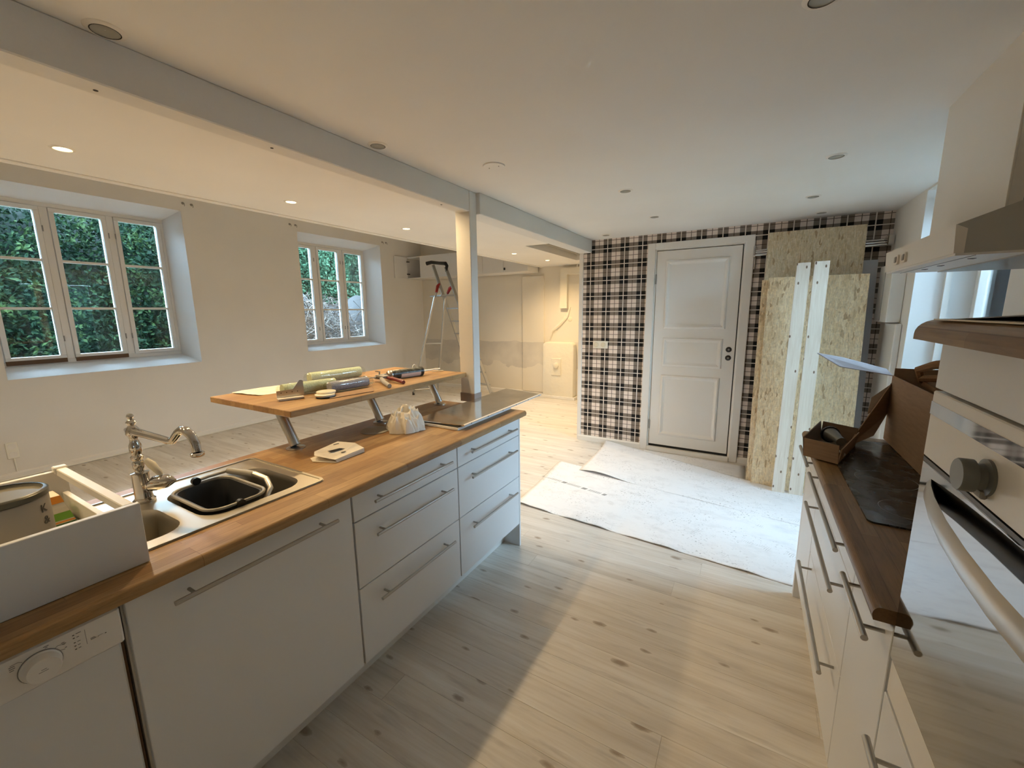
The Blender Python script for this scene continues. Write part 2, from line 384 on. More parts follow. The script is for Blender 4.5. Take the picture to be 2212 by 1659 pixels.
def plate(bb, outer, holes, z0, z1):     # flat plate with holes, added to builder bb
    cu = bpy.data.curves.new('tmp', 'CURVE'); cu.dimensions = '2D'; cu.fill_mode = 'BOTH'; cu.extrude = (z1-z0)/2
    for lp in [outer]+holes:
        sp = cu.splines.new('POLY'); sp.points.add(len(lp)-1)
        for p, q in zip(sp.points, lp): p.co = (q[0], q[1], 0, 1)
        sp.use_cyclic_u = True
    o = bpy.data.objects.new('tmp', cu); COL.objects.link(o); dg = bpy.context.evaluated_depsgraph_get()
    me = bpy.data.meshes.new_from_object(o.evaluated_get(dg)); tmp = bmesh.new(); tmp.from_mesh(me)
    bmesh.ops.translate(tmp, verts=tmp.verts, vec=(0, 0, (z0+z1)/2)); bmesh.ops.remove_doubles(tmp, verts=tmp.verts, dist=1e-5)
    me2 = bpy.data.meshes.new('t2'); tmp.to_mesh(me2); bb.bm.from_mesh(me2); tmp.free()
    bpy.data.objects.remove(o); bpy.data.curves.remove(cu); bpy.data.meshes.remove(me); bpy.data.meshes.remove(me2)
    return bb
def text_mesh(txt, size, th=.0004):
    cu = bpy.data.curves.new('tmp', 'FONT'); cu.body = txt; cu.size = size; cu.extrude = th; cu.align_x = 'CENTER'; cu.align_y = 'CENTER'; cu.resolution_u = 3
    o = bpy.data.objects.new('tmp', cu); COL.objects.link(o); dg = bpy.context.evaluated_depsgraph_get()
    me = bpy.data.meshes.new_from_object(o.evaluated_get(dg)); bpy.data.objects.remove(o); bpy.data.curves.remove(cu); return me

# ================================================================ STRUCTURE
XL, XR, YB, YF = -6.13, .95, 6.83, -2.3      # left wall, right wall, far wall, wall behind
ZC, ZU = 2.33, 3.5
# floor: base slab with every board on it
fl = B().box(XL-.5, XR+.5, YF-.2, YB+.2, -.12, -.022).obj('floor', 'brownstrip'); fl['kind'] = 'structure'
bw = .136; y = YF; row = 0
board_rng = random.Random(3)
while y < YB:
    x = XL; cuts = []
    xx = XL+board_rng.uniform(.6, 3.2)
    while xx < XR-.5: cuts.append(xx); xx += board_rng.uniform(2.0, 3.6)
    ends = [XL]+cuts+[XR]
    for a, b_ in zip(ends, ends[1:]):
        y1 = min(y+bw, YB)
        B().box(a+.0003, b_-.0003, y+.00035, y1-.00035, -.021, 0, .0004).obj('floor_board', 'floor', fl)
    y += bw; row += 1

def wall_with_openings(name, axis, c0, c1, a0, a1, z0, z1, ops, m):
    """axis 'x': wall slab spans c0..c1 in x and runs along y a0..a1; openings (b0,b1,zb,zt)."""
    bb = B()
    def bx(p0, p1, q0, q1):
        if p1-p0 < 1e-4 or q1-q0 < 1e-4: return
        if axis == 'x': bb.box(c0, c1, p0, p1, q0, q1)
        else: bb.box(p0, p1, c0, c1, q0, q1)
    cur = a0
    for (b0, b1, zb, zt) in sorted(ops):
        bx(cur, b0, z0, z1); bx(b0, b1, z0, zb); bx(b0, b1, zt, z1); cur = b1
    bx(cur, a1, z0, z1)
    o = bb.obj(name, m); o['kind'] = 'structure'; return o
W1 = (.955, 2.585, .96, 2.81); W2 = (4.08, 5.72, .96, 2.80); W3 = (2.66, 3.93, .015, 2.315); WR = (-2.15, -1.50, 1.20, 1.85)
wall_with_openings('wall_left', 'x', XL-.56, XL, YF, YB, 0, ZU, [W1, W2], 'wall')
wall_with_openings('wall_right', 'x', XR, XR+.42, YF, 4.64, 0, ZU, [WR, W3], 'wall')
wall_with_openings('wall_front', 'y', YF-.2, YF, XL-.56, XR+.42, 0, ZU, [], 'wall')
o = B().box(XL-.56, -1.5, YB, YB+.2, 0, ZU).obj('wall_back', 'farwall'); o['kind'] = 'structure'
# partition wall with plaid paper (door opening cut)
DX0, DX1, DZ = -.945, -.095, 2.19
bb = B(); bb.box(-1.72, DX0, 4.64, 4.76, 0, ZU); bb.box(DX1, XR+.42, 4.64, 4.76, 0, ZU); bb.box(DX0, DX1, 4.64, 4.76, DZ, ZU)
o = bb.obj('wall_middle', 'plaid'); o['kind'] = 'structure'
o = B().box(-1.72, -1.60, 4.76, YB, 0, ZU).obj('wall_side', 'wall'); o['kind'] = 'structure'
# ceilings
bb = B(); bb.box(-1.70, XR, YF, 4.64, ZC, ZC+.1)
hx0, hx1, hy0, hy1 = -2.44, -2.09, 4.57, 6.25
bb.box(-3.30, hx0, YF, YB, ZC, ZC+.1); bb.box(hx1, -1.70, YF, 4.64, ZC, ZC+.1); bb.box(hx1, -1.72, 4.64, YB, ZC, ZC+.1)
bb.box(hx0, hx1, YF, hy0, ZC, ZC+.1); bb.box(hx0, hx1, hy1, YB, ZC, ZC+.1)
o = bb.obj('ceiling', 'ceil'); o['kind'] = 'structure'
B().box(-3.325, -3.30, YF, YB, ZC-.012, ZC+.16, .004).obj('ceiling_edge_strip', 'ceil', o)
B().box(-3.302, -3.285, YF, YB, ZC-.008, ZC, .002).obj('ceiling_bead', 'trim', o)
hb = B(); hb.box(hx0-.02, hx0, hy0, hy1, ZC+.1, ZC+.5); hb.box(hx1, hx1+.02, hy0, hy1, ZC+.1, ZC+.5); hb.box(hx0, hx1, hy0-.02, hy0, ZC+.1, ZC+.5); hb.box(hx0, hx1, hy1, hy1+.02, ZC+.1, ZC+.5); hb.box(hx0-.02, hx1+.02, hy0-.02, hy1+.02, ZC+.5, ZC+.52)
hb.obj('ceiling_hatch_lining', 'gap', o)
B().tube([(hx0+.10, hy0, ZC+.09), (hx0+.10, hy1, ZC+.09)], .035, 12).obj('hatch_pipe', 'gap', o, True)
o = B().box(XL-.56, XR+.42, YF-.2, YB+.2, ZU, ZU+.1).obj('ceiling_upper', 'ceil'); o['kind'] = 'structure'
# beam and post
o = B().box(-1.745, -1.655, YF, 2.33, 2.20, ZC, .004).obj('trim_1', 'beam'); o['kind'] = 'structure'
o2 = B().box(-1.765, -1.625, 2.412, 4.64, 2.195, ZC, .004).obj('trim_2', 'beam'); o2['kind'] = 'structure'
o3 = B().box(-1.775, -1.655, 2.332, 2.411, .922, ZC, .004).obj('trim_3', 'beam'); o3['kind'] = 'structure'
B().box(-1.779, -1.653, 2.328, 2.415, .922, .985, .003).obj('post_plinth', 'plug', o3)
for p in ((-1.7, 1.06, 2.2), (-1.7, 2.1, 2.2), (-1.71, .55, 2.2)):
    B().lathe([(.006, -.001), (.006, .004)], p, n=10).obj('bolt_hole', 'dark', o if p[1] < 2.3 else o2)
B().box(-1.80, -1.775, 2.36, 2.40, 1.235, 1.27, .004).obj('wall_hook', 'socket', o3)
# casing at partition end, baseboards
o = B().box(-1.765, -1.72, 4.625, 4.775, .0, 2.195, .004).obj('trim_4', 'trim'); o['kind'] = 'structure'
def baseboard(name, bx_):
    o = bx_.obj(name, 'trim'); o['kind'] = 'structure'; return o
baseboard('baseboard_middle', B().prism([(4.64, .0), (4.618, 0), (4.618, .045), (4.628, .06), (4.64, .06)], 'x', -1.75, -.99))
baseboard('baseboard_right', B().prism([(4.64, .0), (4.618, 0), (4.618, .045), (4.628, .06), (4.64, .06)], 'x', -.03, .95))
baseboard('baseboard_left', B().prism([(XL, 0), (XL+.022, 0), (XL+.022, .05), (XL+.01, .066), (XL, .066)], 'y', YF, YB))
baseboard('baseboard_back', B().prism([(YB, 0), (YB-.022, 0), (YB-.022, .055), (YB-.01, .07), (YB, .07)], 'x', XL+.022, -3.27))
baseboard('baseboard_back_right', B().prism([(YB, 0), (YB-.022, 0), (YB-.022, .055), (YB-.01, .07), (YB, .07)], 'x', -2.60, -1.72))
baseboard('baseboard_chimney', B().box(-3.27, -2.60, 6.665, 6.70, 0, .05, .004).box(-2.63, -2.60, 6.70, YB, 0, .05, .004))
# pier, chimney breast, ducting on far wall
o = B().box(-3.70, -3.26, YB-.03, YB, .07, 2.18, .003).obj('trim_5', 'farwall'); o['kind'] = 'structure'
cb = struct('trim_6', (-2.93, 6.76, 0))
rs = []
for yy, ins in ((YB, 0), (6.73, 0), (6.705, .012), (6.70, .03)):
    rs.append([(p[0], yy, p[1]) for p in rrect(-3.24+ins, -2.635-ins, .0+ins*.2, 1.01-ins, .07, 5)])
B().rings(rs).obj('chimney_block', 'rough', cb, True)
B().box(-3.06, -2.87, 6.685, 6.705, .42, .73, .008).obj('soot_door_plate', 'rough', cb)
B().lathe([(.052, 0), (.05, .03), (.03, .04)], (-2.965, 6.69, .60), (0, -1, 0), 20).obj('soot_door_cap', 'rough', cb, True)
db = struct('trim_7', (-2.5, 6.78, 2.2))
pts = [(-2.93, 1.60), (-2.80, 1.60), (-2.80, 2.17), (-1.73, 2.17), (-1.73, 2.285), (-2.88, 2.285), (-2.915, 2.265), (-2.93, 2.23)]
B().quadbox([(a, 6.76, b) for a, b in pts], (0, 1, 0), .07).obj('duct_boxing', 'rough', db)
B().tube([(-2.62, 6.77, 2.28), (-2.62, 6.77, 2.33)], .012, 8).obj('duct_hanger', 'trim', db)
rb = B()
rr_ = random.Random(5)
path = [(-2.76, 6.825, 1.62), (-2.82, 6.825, 1.45), (-2.95, 6.825, 1.32), (-3.10, 6.825, 1.20), (-3.14, 6.825, 1.05)]
rb.tube(path, [.012, .025, .034, .03, .012], 8); rb.obj('plaster_ridge', 'rough', db, True)
for k in range(14):
    x_ = rr_.uniform(-3.1, -1.9); z_ = rr_.uniform(1.0, 1.45); r_ = rr_.uniform(.02, .06)
    B().lathe([(r_, -.004), (r_*.8, .006), (r_*.3, .011)], (x_, YB, z_), (0, -1, 0), 9).obj('plaster_lump', 'rough', db, True)

# ---------------------------------------------------------------- windows
def window(name, face_x, y0, y1, z0, z1, side, ncol=3, nrow=3, strip=()):
    """casement window in an x = const plane; side=+1 room lies towards +x"""
    w = struct(name, (face_x, (y0+y1)/2, z0)); s_ = side; fw_ = .045
    X = lambda a, b: (min(face_x+s_*a, face_x+s_*b), max(face_x+s_*a, face_x+s_*b))
    xa, xb = X(-.05, .05)
    f = B(); f.box(xa, xb, y0, y1, z0, z0+fw_, .004); f.box(xa, xb, y0, y1, z1-fw_, z1, .004); f.box(xa, xb, y0, y0+fw_, z0+fw_, z1-fw_, .004); f.box(xa, xb, y1-fw_, y1, z0+fw_, z1-fw_, .004)
    cw = (y1-y0)/ncol
    for k in range(1, ncol): f.box(xa, xb, y0+k*cw-.032, y0+k*cw+.032, z0+fw_, z1-fw_, .004)
    f.obj('window_frame', 'trim', w)
    ca, cb_ = X(-.012, .062)
    for k in range(ncol):
        a = y0+k*cw+(fw_ if k == 0 else .032)+.003; b_ = y0+(k+1)*cw-(fw_ if k == ncol-1 else .032)-.003
        za, zb = z0+fw_+.003, z1-fw_-.003; t_ = .04
        c = B(); c.box(ca, cb_, a, b_, za, za+t_, .003); c.box(ca, cb_, a, b_, zb-t_, zb, .003); c.box(ca, cb_, a, a+t_, za+t_, zb-t_, .003); c.box(ca, cb_, b_-t_, b_, za+t_, zb-t_, .003)
        cas = c.obj('casement', 'trim', w)
        hh = (zb-za-2*t_)/nrow
        for r in range(1, nrow):
            q0, q1 = X(.0, .055); B().box(q0, q1, a+t_, b_-t_, za+t_+r*hh-.013, za+t_+r*hh+.013, .003).obj('glazing_bar', 'trim', cas)
        for r in range(nrow):
            q0, q1 = X(.02, .024); B().box(q0, q1, a+t_-.002, b_-t_+.002, za+t_+r*hh+.011*(r > 0), za+t_+(r+1)*hh-.011*(r < nrow-1)).obj('pane', 'glass', cas)
        if k in strip:
            q0, q1 = X(.03, .068); B().box(q0, q1, a, b_, z0+fw_*.25, z0+fw_+.012, .002).obj('bare_strip', 'brownstrip', cas)
        for zz in (za+.22, zb-.22):
            q = face_x+s_*.066; B().tube([(q, b_+.006 if k < ncol-1 else a-.006, zz-.03), (q, b_+.006 if k < ncol-1 else a-.006, zz+.03)], .006, 8).obj('hinge', 'gap', cas)
    return w
window('window_1', -6.60, W1[0]+.03, W1[1]-.03, W1[2]+.09, W1[3]-.07, 1, strip=(0, 1))
window('window_2', -6.60, W2[0]+.03, W2[1]-.03, W2[2]+.07, W2[3]-.07, 1)
window('window_3', 1.30, W3[0], W3[1], W3[2]+.012, W3[3]-.01, -1, 2, 1)
for nm, w, dz, dt in (('window_1', W1, .09, .07), ('window_2', W2, .07, .07)):
    wo = bpy.data.objects[nm]; xi, xo = XL-.0005, XL-.43
    B().rings([[(xi, yy, w[2]+.001), (xo, yy, w[2]+dz+.004), (XL-.54, yy, w[2]+dz-.02), (XL-.54, yy, w[2]+.001)] for yy in (w[0]+.0005, w[1]-.0005)]).obj('window_sill', 'reveal', wo)
    B().rings([[(xi, yy, w[3]-.001), (XL-.54, yy, w[3]-.001), (XL-.54, yy, w[3]-dt-.004), (xo, yy, w[3]-dt-.004)] for yy in (w[0]+.0005, w[1]-.0005)]).obj('window_lintel', 'reveal', wo)
    for a, sg in ((w[0]+.0005, 1), (w[1]-.0005, -1)):
        B().rings([[(xi, a, zz), (xo, a+sg*.045, zz), (XL-.54, a+sg*.045, zz), (XL-.54, a, zz)] for zz in (w[2]+.0015, w[3]-.0015)]).obj('window_reveal', 'reveal', wo)
window('added_window', 1.30, WR[0], WR[1], WR[2], WR[3], -1, 2, 2)  # unseen window added behind the camera for cool light on the island fronts
w3 = bpy.data.objects['window_3']
B().box(XR+.0005, 1.25, W3[1]-.006, W3[1], W3[2], W3[3]).obj('window_reveal', 'reveal', w3)
B().box(XR+.0005, 1.25, W3[0], W3[0]+.006, W3[2], W3[3]).obj('window_reveal', 'reveal', w3)
B().box(XR-.0, 1.25, W3[0], W3[1], W3[2]-.001, W3[2]+.012).obj('window_sill', 'reveal', w3)
# foam-edged frame side seen in the reveal
B().box(1.10, 1.13, W3[1]-.03, W3[1]-.006, W3[2]+.012, W3[3]).obj('reveal_bead', 'trim', w3)
# ---------------------------------------------------------------- door
d = struct('door_1', (-.52, 4.64, 0))
B().box(-1.005, -.925, 4.612, 4.65, 0, 2.235, .004).obj('door_casing', 'trim', d)
B().box(-.105, -.03, 4.612, 4.65, 0, 2.235, .004).obj('door_casing', 'trim', d)
B().box(-.925, -.105, 4.612, 4.65, 2.17, 2.235, .004).obj('door_casing', 'trim', d)
B().box(-.925, -.105, 4.60, 4.74, 0, .045, .004).obj('door_threshold', 'trim', d)
B().box(-.925, -.912, 4.635, 4.74, .045, 2.17).box(-.118, -.105, 4.635, 4.74, .045, 2.17).box(-.912, -.118, 4.635, 4.74, 2.16, 2.17).obj('door_jamb', 'trim', d)
lf = B().box(-.907, -.127, 4.628, 4.668, .075, 2.152, .002).obj('door_leaf', 'trim', d)
B().box(-.94, -.10, 4.70, 4.735, .046, 2.185).obj('door_light_block', 'dark', d)  # added dark sheet, stops outdoor light leaking in around the leaf
B().box(-.912, -.118, 4.645, 4.70, .045, .075).obj('door_gap', 'dark', d)
B().box(-.1262, -.1185, 4.64, 4.70, .075, 2.16).obj('door_gap', 'dark', d)
def panel(x0, x1, z0, z1):
    # raised moulding ring around a flat field
    b = B(); prof = [(0, 0), (.010, .011), (.022, .013), (.036, .004), (.048, .0)]
    rs = []
    for ins, h in prof: rs.append([(x0+ins, 4.628-h, z0+ins), (x1-ins, 4.628-h, z0+ins), (x1-ins, 4.628-h, z1-ins), (x0+ins, 4.628-h, z1-ins)])
    b.rings(rs, cap0=False, cap1=False); b.obj('door_panel_moulding', 'trim', lf)
panel(-.815, -.225, 1.355, 2.055); panel(-.812, -.235, .955, 1.262); panel(-.812, -.238, .19, .865)
for zz in (1.155, 1.072):
    B().lathe([(.027, 0), (.027, .006), (.022, .009)], (-.180, 4.628, zz), (0, -1, 0), 24).obj('lock_cover', 'black', lf, True)
    B().lathe([(.009, 0), (.009, .003)], (-.180, 4.619, zz), (0, -1, 0), 12).obj('lock_hole', 'gap', lf)
for zz in (.30, 1.87):
    B().tube([(-.910, 4.622, zz-.05), (-.910, 4.622, zz+.05)], .007, 10).obj('door_hinge', 'gap', d)

# ================================================================ DOWNLIGHTS
def downlight(x, y, on, label, group):
    t = thing('ceiling_spotlight', label, 'ceiling light', (x, y, ZC), group)
    B().lathe([(.030, -.001), (.034, -.005), (.043, -.004), (.047, 0)], (x, y, ZC), n=32, cap=False).obj('trim_ring', 'trim', t, True)
    if not on:
        B().lathe([(.034, -.0052), (.033, -.0058), (.0315, -.0052)], (x, y, ZC), n=28, cap=False).obj('dark_ring', 'dark', t)
        B().lathe([(.0315, -.004), (.028, -.002), (.001, -.001)], (x, y, ZC), n=24, cap=False).obj('lens', 'lampoff', t, True)
    else:
        B().lathe([(.031, -.0025), (.001, -.002)], (x, y, ZC), n=24, cap=False).obj('lens', 'lampglow', t)
        l = bpy.data.lights.new('spotlight_beam', 'SPOT'); l.energy = LAMP_W*(1.0 if x > -2 and y < 3 else 1.8 if x > -2 else 2.3 if y < 4 else 3.5); l.color = WARM; l.spot_size = math.radians(150); l.spot_blend = .9; l.shadow_soft_size = .03
        lo = bpy.data.objects.new('spotlight_beam', l); COL.objects.link(lo); lo.parent = t; lo.location = (0, 0, -.012)
    return t
on_lab = ['lit ceiling spotlight nearest the camera, above the large window', 'second lit ceiling spotlight, between the two left windows', 'lit ceiling spotlight over the smaller window, left of the post', 'lit ceiling spotlight just right of the post', 'farthest lit ceiling spotlight, beside the ceiling hatch']
k = 0
for (x, y) in LAMPS:
    if y < .7: downlight(x, y, True, 'lit ceiling spotlight behind the camera in the left room', 'lit spotlights behind the camera')
    else: downlight(x, y, True, on_lab[k], 'lit ceiling spotlights'); k += 1
for (x, y), lab in zip(HIDDEN_LAMPS, ('lit spotlight hidden behind the beam above the loose drawer', 'lit spotlight hidden behind the beam near the sink', 'lit spotlight hidden behind the beam beside the post', 'lit spotlight hidden behind the beam past the post')): downlight(x, y, True, lab, 'lit ceiling spotlights')
for (x, y), lab in zip([(-1.61, .56), (-1.59, 1.512), (.095, 1.44), (.315, 2.855), (-.79, 2.89), (.308, 3.748), (-.782, 3.79), (.43, 4.40), (-1.39, 4.40)],
    ['unlit spotlight at the top left corner beside the beam', 'unlit spotlight beside the beam left of the round cover plate', 'large unlit spotlight cut by the top edge of the picture', 'unlit spotlight near the hood chimney', 'unlit spotlight in the middle of the ceiling past the cover plate', 'unlit spotlight above the strand board sheets', 'unlit spotlight in the ceiling near the door', 'unlit spotlight edge close above the plaid wall at right', 'unlit spotlight edge close above the plaid wall at left']):
    downlight(x, y, False, lab, 'unlit ceiling spotlights')
o = B().lathe([(.060, 0), (.058, -.006), (.001, -.008)], (-1.274, 2.033, ZC), n=36).obj('ceiling_cover_plate', 'ceil', None, True, origin=(-1.274, 2.033, ZC)); tag(o, 'round white blank cover plate on the kitchen ceiling', 'cover plate')
for q in ((-.03, .0), (.03, .0)):
    B().lathe([(.003, -.0075), (.003, -.0095)], (-1.274+q[0], 2.033, ZC), n=8).obj('screw', 'gap', o)

# ================================================================ ISLAND
def bar_handle(parent, x, ya, yb, z, out, r=.0065, mt='handle'):
    """round bar along y at x, posts running towards the front by 'out'"""
    h = B().tube([(x, ya, z), (x, yb, z)], r, 14).obj('handle', mt, parent, True)
    for yy in (ya+.045, yb-.045): B().tube([(x, yy, z), (x+out, yy, z)], .0045, 10).obj('handle_post', mt, h, True)
    return h
FX = -1.237
def cab(name, label, y0, y1, group):
    t = thing(name, label, 'cabinet', ((-1.85-1.26)/2, (y0+y1)/2, 0), group)
    b = B(); b.box(-1.86, -1.257, y0, y0+.016, .16, .876); b.box(-1.86, -1.257, y1-.016, y1, .16, .876); b.box(-1.86, -1.257, y0+.016, y1-.016, .16, .176); b.box(-1.86, -1.845, y0+.016, y1-.016, .176, .876); b.box(-1.32, -1.257, y0+.016, y1-.016, .86, .876)
    b.obj('carcass', 'white', t); return t
G = 'island base cabinets'
sc_ = cab('sink_cabinet', 'white island cabinet with one tall front under the sink', .288, .938, G)
f = B().box(-1.256, FX, .292, .934, .163, .885, .0015).obj('door', 'front', sc_); bar_handle(f, -1.2, .373, .85, .838, -.037)
GH = {'d1': (.942, 1.572), 'd2': (1.580, 2.213)}
for (ya, yb), lab, hy in (((.942, 1.573), 'white three drawer island cabinet beside the sink cabinet', (1.016, 1.493)), ((1.580, 2.213), 'white three drawer island cabinet at the far end under the steel sheet', (1.655, 2.132))):
    t = cab('drawer_cabinet', lab, ya-.004, yb+.002, G)
    for za, zb, hz in ((.775, .885, .838), (.497, .771, .700), (.163, .493, .421)):
        f = B().box(-1.256, FX, ya, yb, za, zb, .0015).obj('drawer', 'front', t); bar_handle(f, -1.2, hy[0], hy[1], hz, -.037)
    B().box(-1.262, -1.258, ya, yb, .18, .87).obj('drawer_backing', 'gap', t)
    lp = [ (-1.80, ya+.05), (-1.80, yb-.05), (-1.42, ya+.05), (-1.42, yb-.05)]
    for px, py in lp: B().lathe([(.025, 0), (.02, .01), (.018, .15), (.03, .16)], (px, py, 0), n=12).obj('foot', 'black', t)
for px, py in ((-1.80, .35), (-1.80, .88), (-1.42, .35), (-1.42, .88)): B().lathe([(.025, 0), (.02, .01), (.018, .15), (.03, .16)], (px, py, 0), n=12).obj('foot', 'black', sc_)
o = B().box(-1.90, FX, 2.217, 2.232, 0, .88, .0015).obj('end_panel', 'front', None, origin=(-1.56, 2.224, 0)); tag(o, 'white end panel closing the far end of the island', 'panel')
o = B().box(-1.372, -1.358, -.62, 2.216, 0, .155, .001).obj('plinth', 'plinth', None, origin=(-1.365, .8, 0)); tag(o, 'white recessed plinth strip below the island fronts', 'plinth')
o = B().box(-1.905, -1.888, -.62, 2.216, 0, .88, .001).obj('back_panel', 'front', None, origin=(-1.896, .8, 0)); tag(o, 'white panel on the rear side of the island', 'panel')
# dishwasher
dw = thing('dishwasher', 'white dishwasher with round dial at the left end of the island', 'dishwasher', (-1.55, -.03, 0))
B().box(-1.85, -1.265, -.335, .262, .16, .87, .004).obj('body', 'white', dw)
B().box(-1.262, -1.245, -.335, .276, .165, .787, .004).obj('door', 'front', dw)
cp = B().box(-1.262, -1.228, -.338, .280, .792, .882, .004).obj('control_panel', 'white', dw)
B().lathe([(.031, 0), (.031, .004), (.0285, .006), (.027, .020), (.0245, .024), (.001, .0245)], (-1.228, .150, .836), (1, 0, 0), 36).obj('dial', 'white', cp, True)
B().lathe([(.0325, .0003), (.0325, .0012), (.0312, .0015)], (-1.228, .150, .836), (1, 0, 0), 36, cap=False).obj('dial_ring', 'ink_grey', cp)
B().box(-1.2040, -1.2034, .146, .154, .838, .8392).box(-1.2040, -1.2034, .142, .156, .834, .8352).obj('dial_print', 'ink_grey', cp)
mk = B()
for zz in (.867, .860, .849, .841, .833): mk.box(-1.228, -1.2274, .2005, .2035, zz-.0008, zz+.0008)
mk.box(-1.228, -1.2274, .2495, .2520, .8365, .838); mk.obj('indicator_slots', 'ink', cp)
mg = B()
for (a, b_, z_) in ((.206, .214, .868), (.206, .210, .8595), (.206, .211, .849), (.206, .210, .841), (.206, .210, .833), (.226, .233, .841), (.226, .235, .838), (.183, .188, .862), (.184, .190, .859), (.158, .166, .872), (.160, .164, .869), (.187, .190, .849), (.110, .118, .862), (.110, .118, .858), (.110, .116, .854)): mg.box(-1.228, -1.2275, a, b_, z_-.0007, z_+.0007)
mg.box(-1.228, -1.2276, .2195, .2201, .832, .868)
mg.tube([(-1.2278, .128, .862), (-1.2278, .122, .866), (-1.2278, .112, .865)], .0005, 5); mg.tube([(-1.2278, .172, .857), (-1.2278, .178, .861), (-1.2278, .188, .857)], .0005, 5); mg.tube([(-1.2278, .180, .848), (-1.2278, .187, .846)], .0005, 5)
mg.obj('printed_symbols', 'ink_grey', cp)
B().prism([(p[0], p[1]) for p in rrect(.2375, .2465, .8345, .8395, .0024, 4)], 'x', -1.228, -1.2255).obj('button', 'white', cp)
o = B().box(-1.30, -1.258, .278, .283, .16, .885).obj('side_filler', 'brownstrip', dw)

# worktop with sink cut-out
sx0, sx1, sy0, sy1 = -1.885, -1.372, -.02, .938
def worktop(name, x0, x1, y0, y1, z0, z1, nose, holes, m, label):
    bb = B(); r = .014
    if nose > 0: xa, xb = x0, x1-r
    else: xa, xb = x0+r, x1
    plate(bb, [(xa, y0), (xb, y0), (xb, y1), (xa, y1)], holes, z0, z1)
    xe = x1 if nose > 0 else x0; s_ = 1 if nose > 0 else -1; prof = [(xe-s_*r, z0), (xe-s_*.003, z0)]
    prof += [(xe-s_*r+s_*r*math.cos(a), z1-r*1.3+r*1.3*math.sin(a)) for a in [PI/2*k/6 for k in range(7)]]
    bb.prism([(p[0], p[1]) for p in prof], 'y', y0, y1)
    o = bb.obj(name, m, None, origin=((x0+x1)/2, (y0+y1)/2, z0)); tag(o, label, 'worktop'); return o
worktop('worktop', -1.95, -1.218, -.62, 2.286, .888, .92, 1, [rrect(sx0+.02, sx1-.02, sy0+.02, sy1-.02, .03)], 'butcher', 'long oak butcher block worktop of the island holding the sink')
# sink
sk = thing('kitchen_sink', 'inset stainless steel sink with two bowls in the island worktop', 'sink', ((sx0+sx1)/2, (sy0+sy1)/2, .88))
bowl1 = (-1.765, -1.425, .555, .888, .075); bowl2 = (-1.70, -1.432, .345, .508, .07)
h1 = rrect(*bowl1[:4], bowl1[4]); h2 = rrect(*bowl2[:4], bowl2[4])
bb = B(); plate(bb, rrect(sx0, sx1, sy0, sy1, .028), [h1, h2], .9205, .9225)
ridge_in = .016
for zz, i0, i1 in ((.9225, .002, .012),):
    bb2 = plate(bb, rrect(sx0+i0, sx1-i0, sy0+i0, sy1-i0, .027), [rrect(sx0+i1, sx1-i1, sy0+i1, sy1-i1, .02)], zz, zz+.004)
for q in range(6): bb.box(-1.84, -1.45, .02+q*.045, .035+q*.045, .9225, .925, .001)
bb.obj('sink_deck', 'sink', sk)
for bowl, dep in ((bowl1, .16), (bowl2, .16)):
    rs = []
    for ins, z_ in ((0, .9225), (.003, .915), (.008, .90), (.016, .92-dep+.02), (.035, .92-dep)):
        rs.append([(p[0], p[1], z_) for p in rrect(bowl[0]+ins, bowl[1]-ins, bowl[2]+ins, bowl[3]-ins, max(.02, bowl[4]-ins*.6))])
    B().rings(rs, cap0=False).obj('bowl', 'sink', sk, True)
    B().lathe([(.04, 0), (.04, .003), (.034, .004), (.001, .002)], ((bowl[0]+bowl[1])/2, (bowl[2]+bowl[3])/2, .9205-dep), n=24).obj('drain', 'chrome', sk, True)
# cleaning caddy in the big bowl
bk = thing('cleaning_caddy', 'charcoal plastic caddy with grey rim standing in the large sink bowl', 'bucket', (-1.59, .66, .772))
rs_o, rs_i = [], []
for z_, g in ((.774, -.03), (.80, -.022), (.90, -.008), (.932, 0)): rs_o.append([(p[0], p[1], z_) for p in rrect(-1.735-g, -1.445+g, .575-g, .755+g, .05)])
for z_, g in ((.932, -.006), (.90, -.014), (.80, -.028), (.782, -.036)): rs_i.append([(p[0], p[1], z_) for p in rrect(-1.735-g, -1.445+g, .575-g, .755+g, .045)])
B().rings(rs_o+rs_i).obj('tub', 'bin', bk, True)
rim = B(); ro = rrect(-1.741, -1.439, .569, .761, .055); path = [(p[0], p[1], .933) for p in ro]+[(ro[0][0], ro[0][1], .933)]
rim.tube(path, .0055, 8); rim.obj('rim', 'rim_plastic', bk, True)
B().lathe([(.014, -.008), (.014, .008)], (-1.742, .66, .945), (1, 0, 0), 16).obj('pivot', 'black', bk, True)
B().lathe([(.014, -.008), (.014, .008)], (-1.438, .66, .930), (1, 0, 0), 16).obj('pivot', 'black', bk, True)
B().box(-1.446, -1.434, .652, .672, .87, .93, .003).obj('clip', 'black', bk)
hp = [(-1.742, .66, .945), (-1.735, .74, .952), (-1.70, .785, .953), (-1.68, .795, .953)]
B().tube([(-1.735, .77, .95), (-1.60, .795, .952)], .013, 12).obj('carry_handle', 'rim_plastic', bk, True)
B().tube([(-1.60, .795, .952), (-1.53, .80, .944), (-1.48, .785, .925), (-1.455, .745, .895), (-1.452, .70, .87)], [.012, .011, .010, .009, .007], 10).obj('bail', 'steel', bk, True)
B().tube([(-1.735, .77, .95), (-1.742, .70, .948), (-1.742, .66, .945)], .006, 8).obj('bail', 'rim_plastic', bk, True)

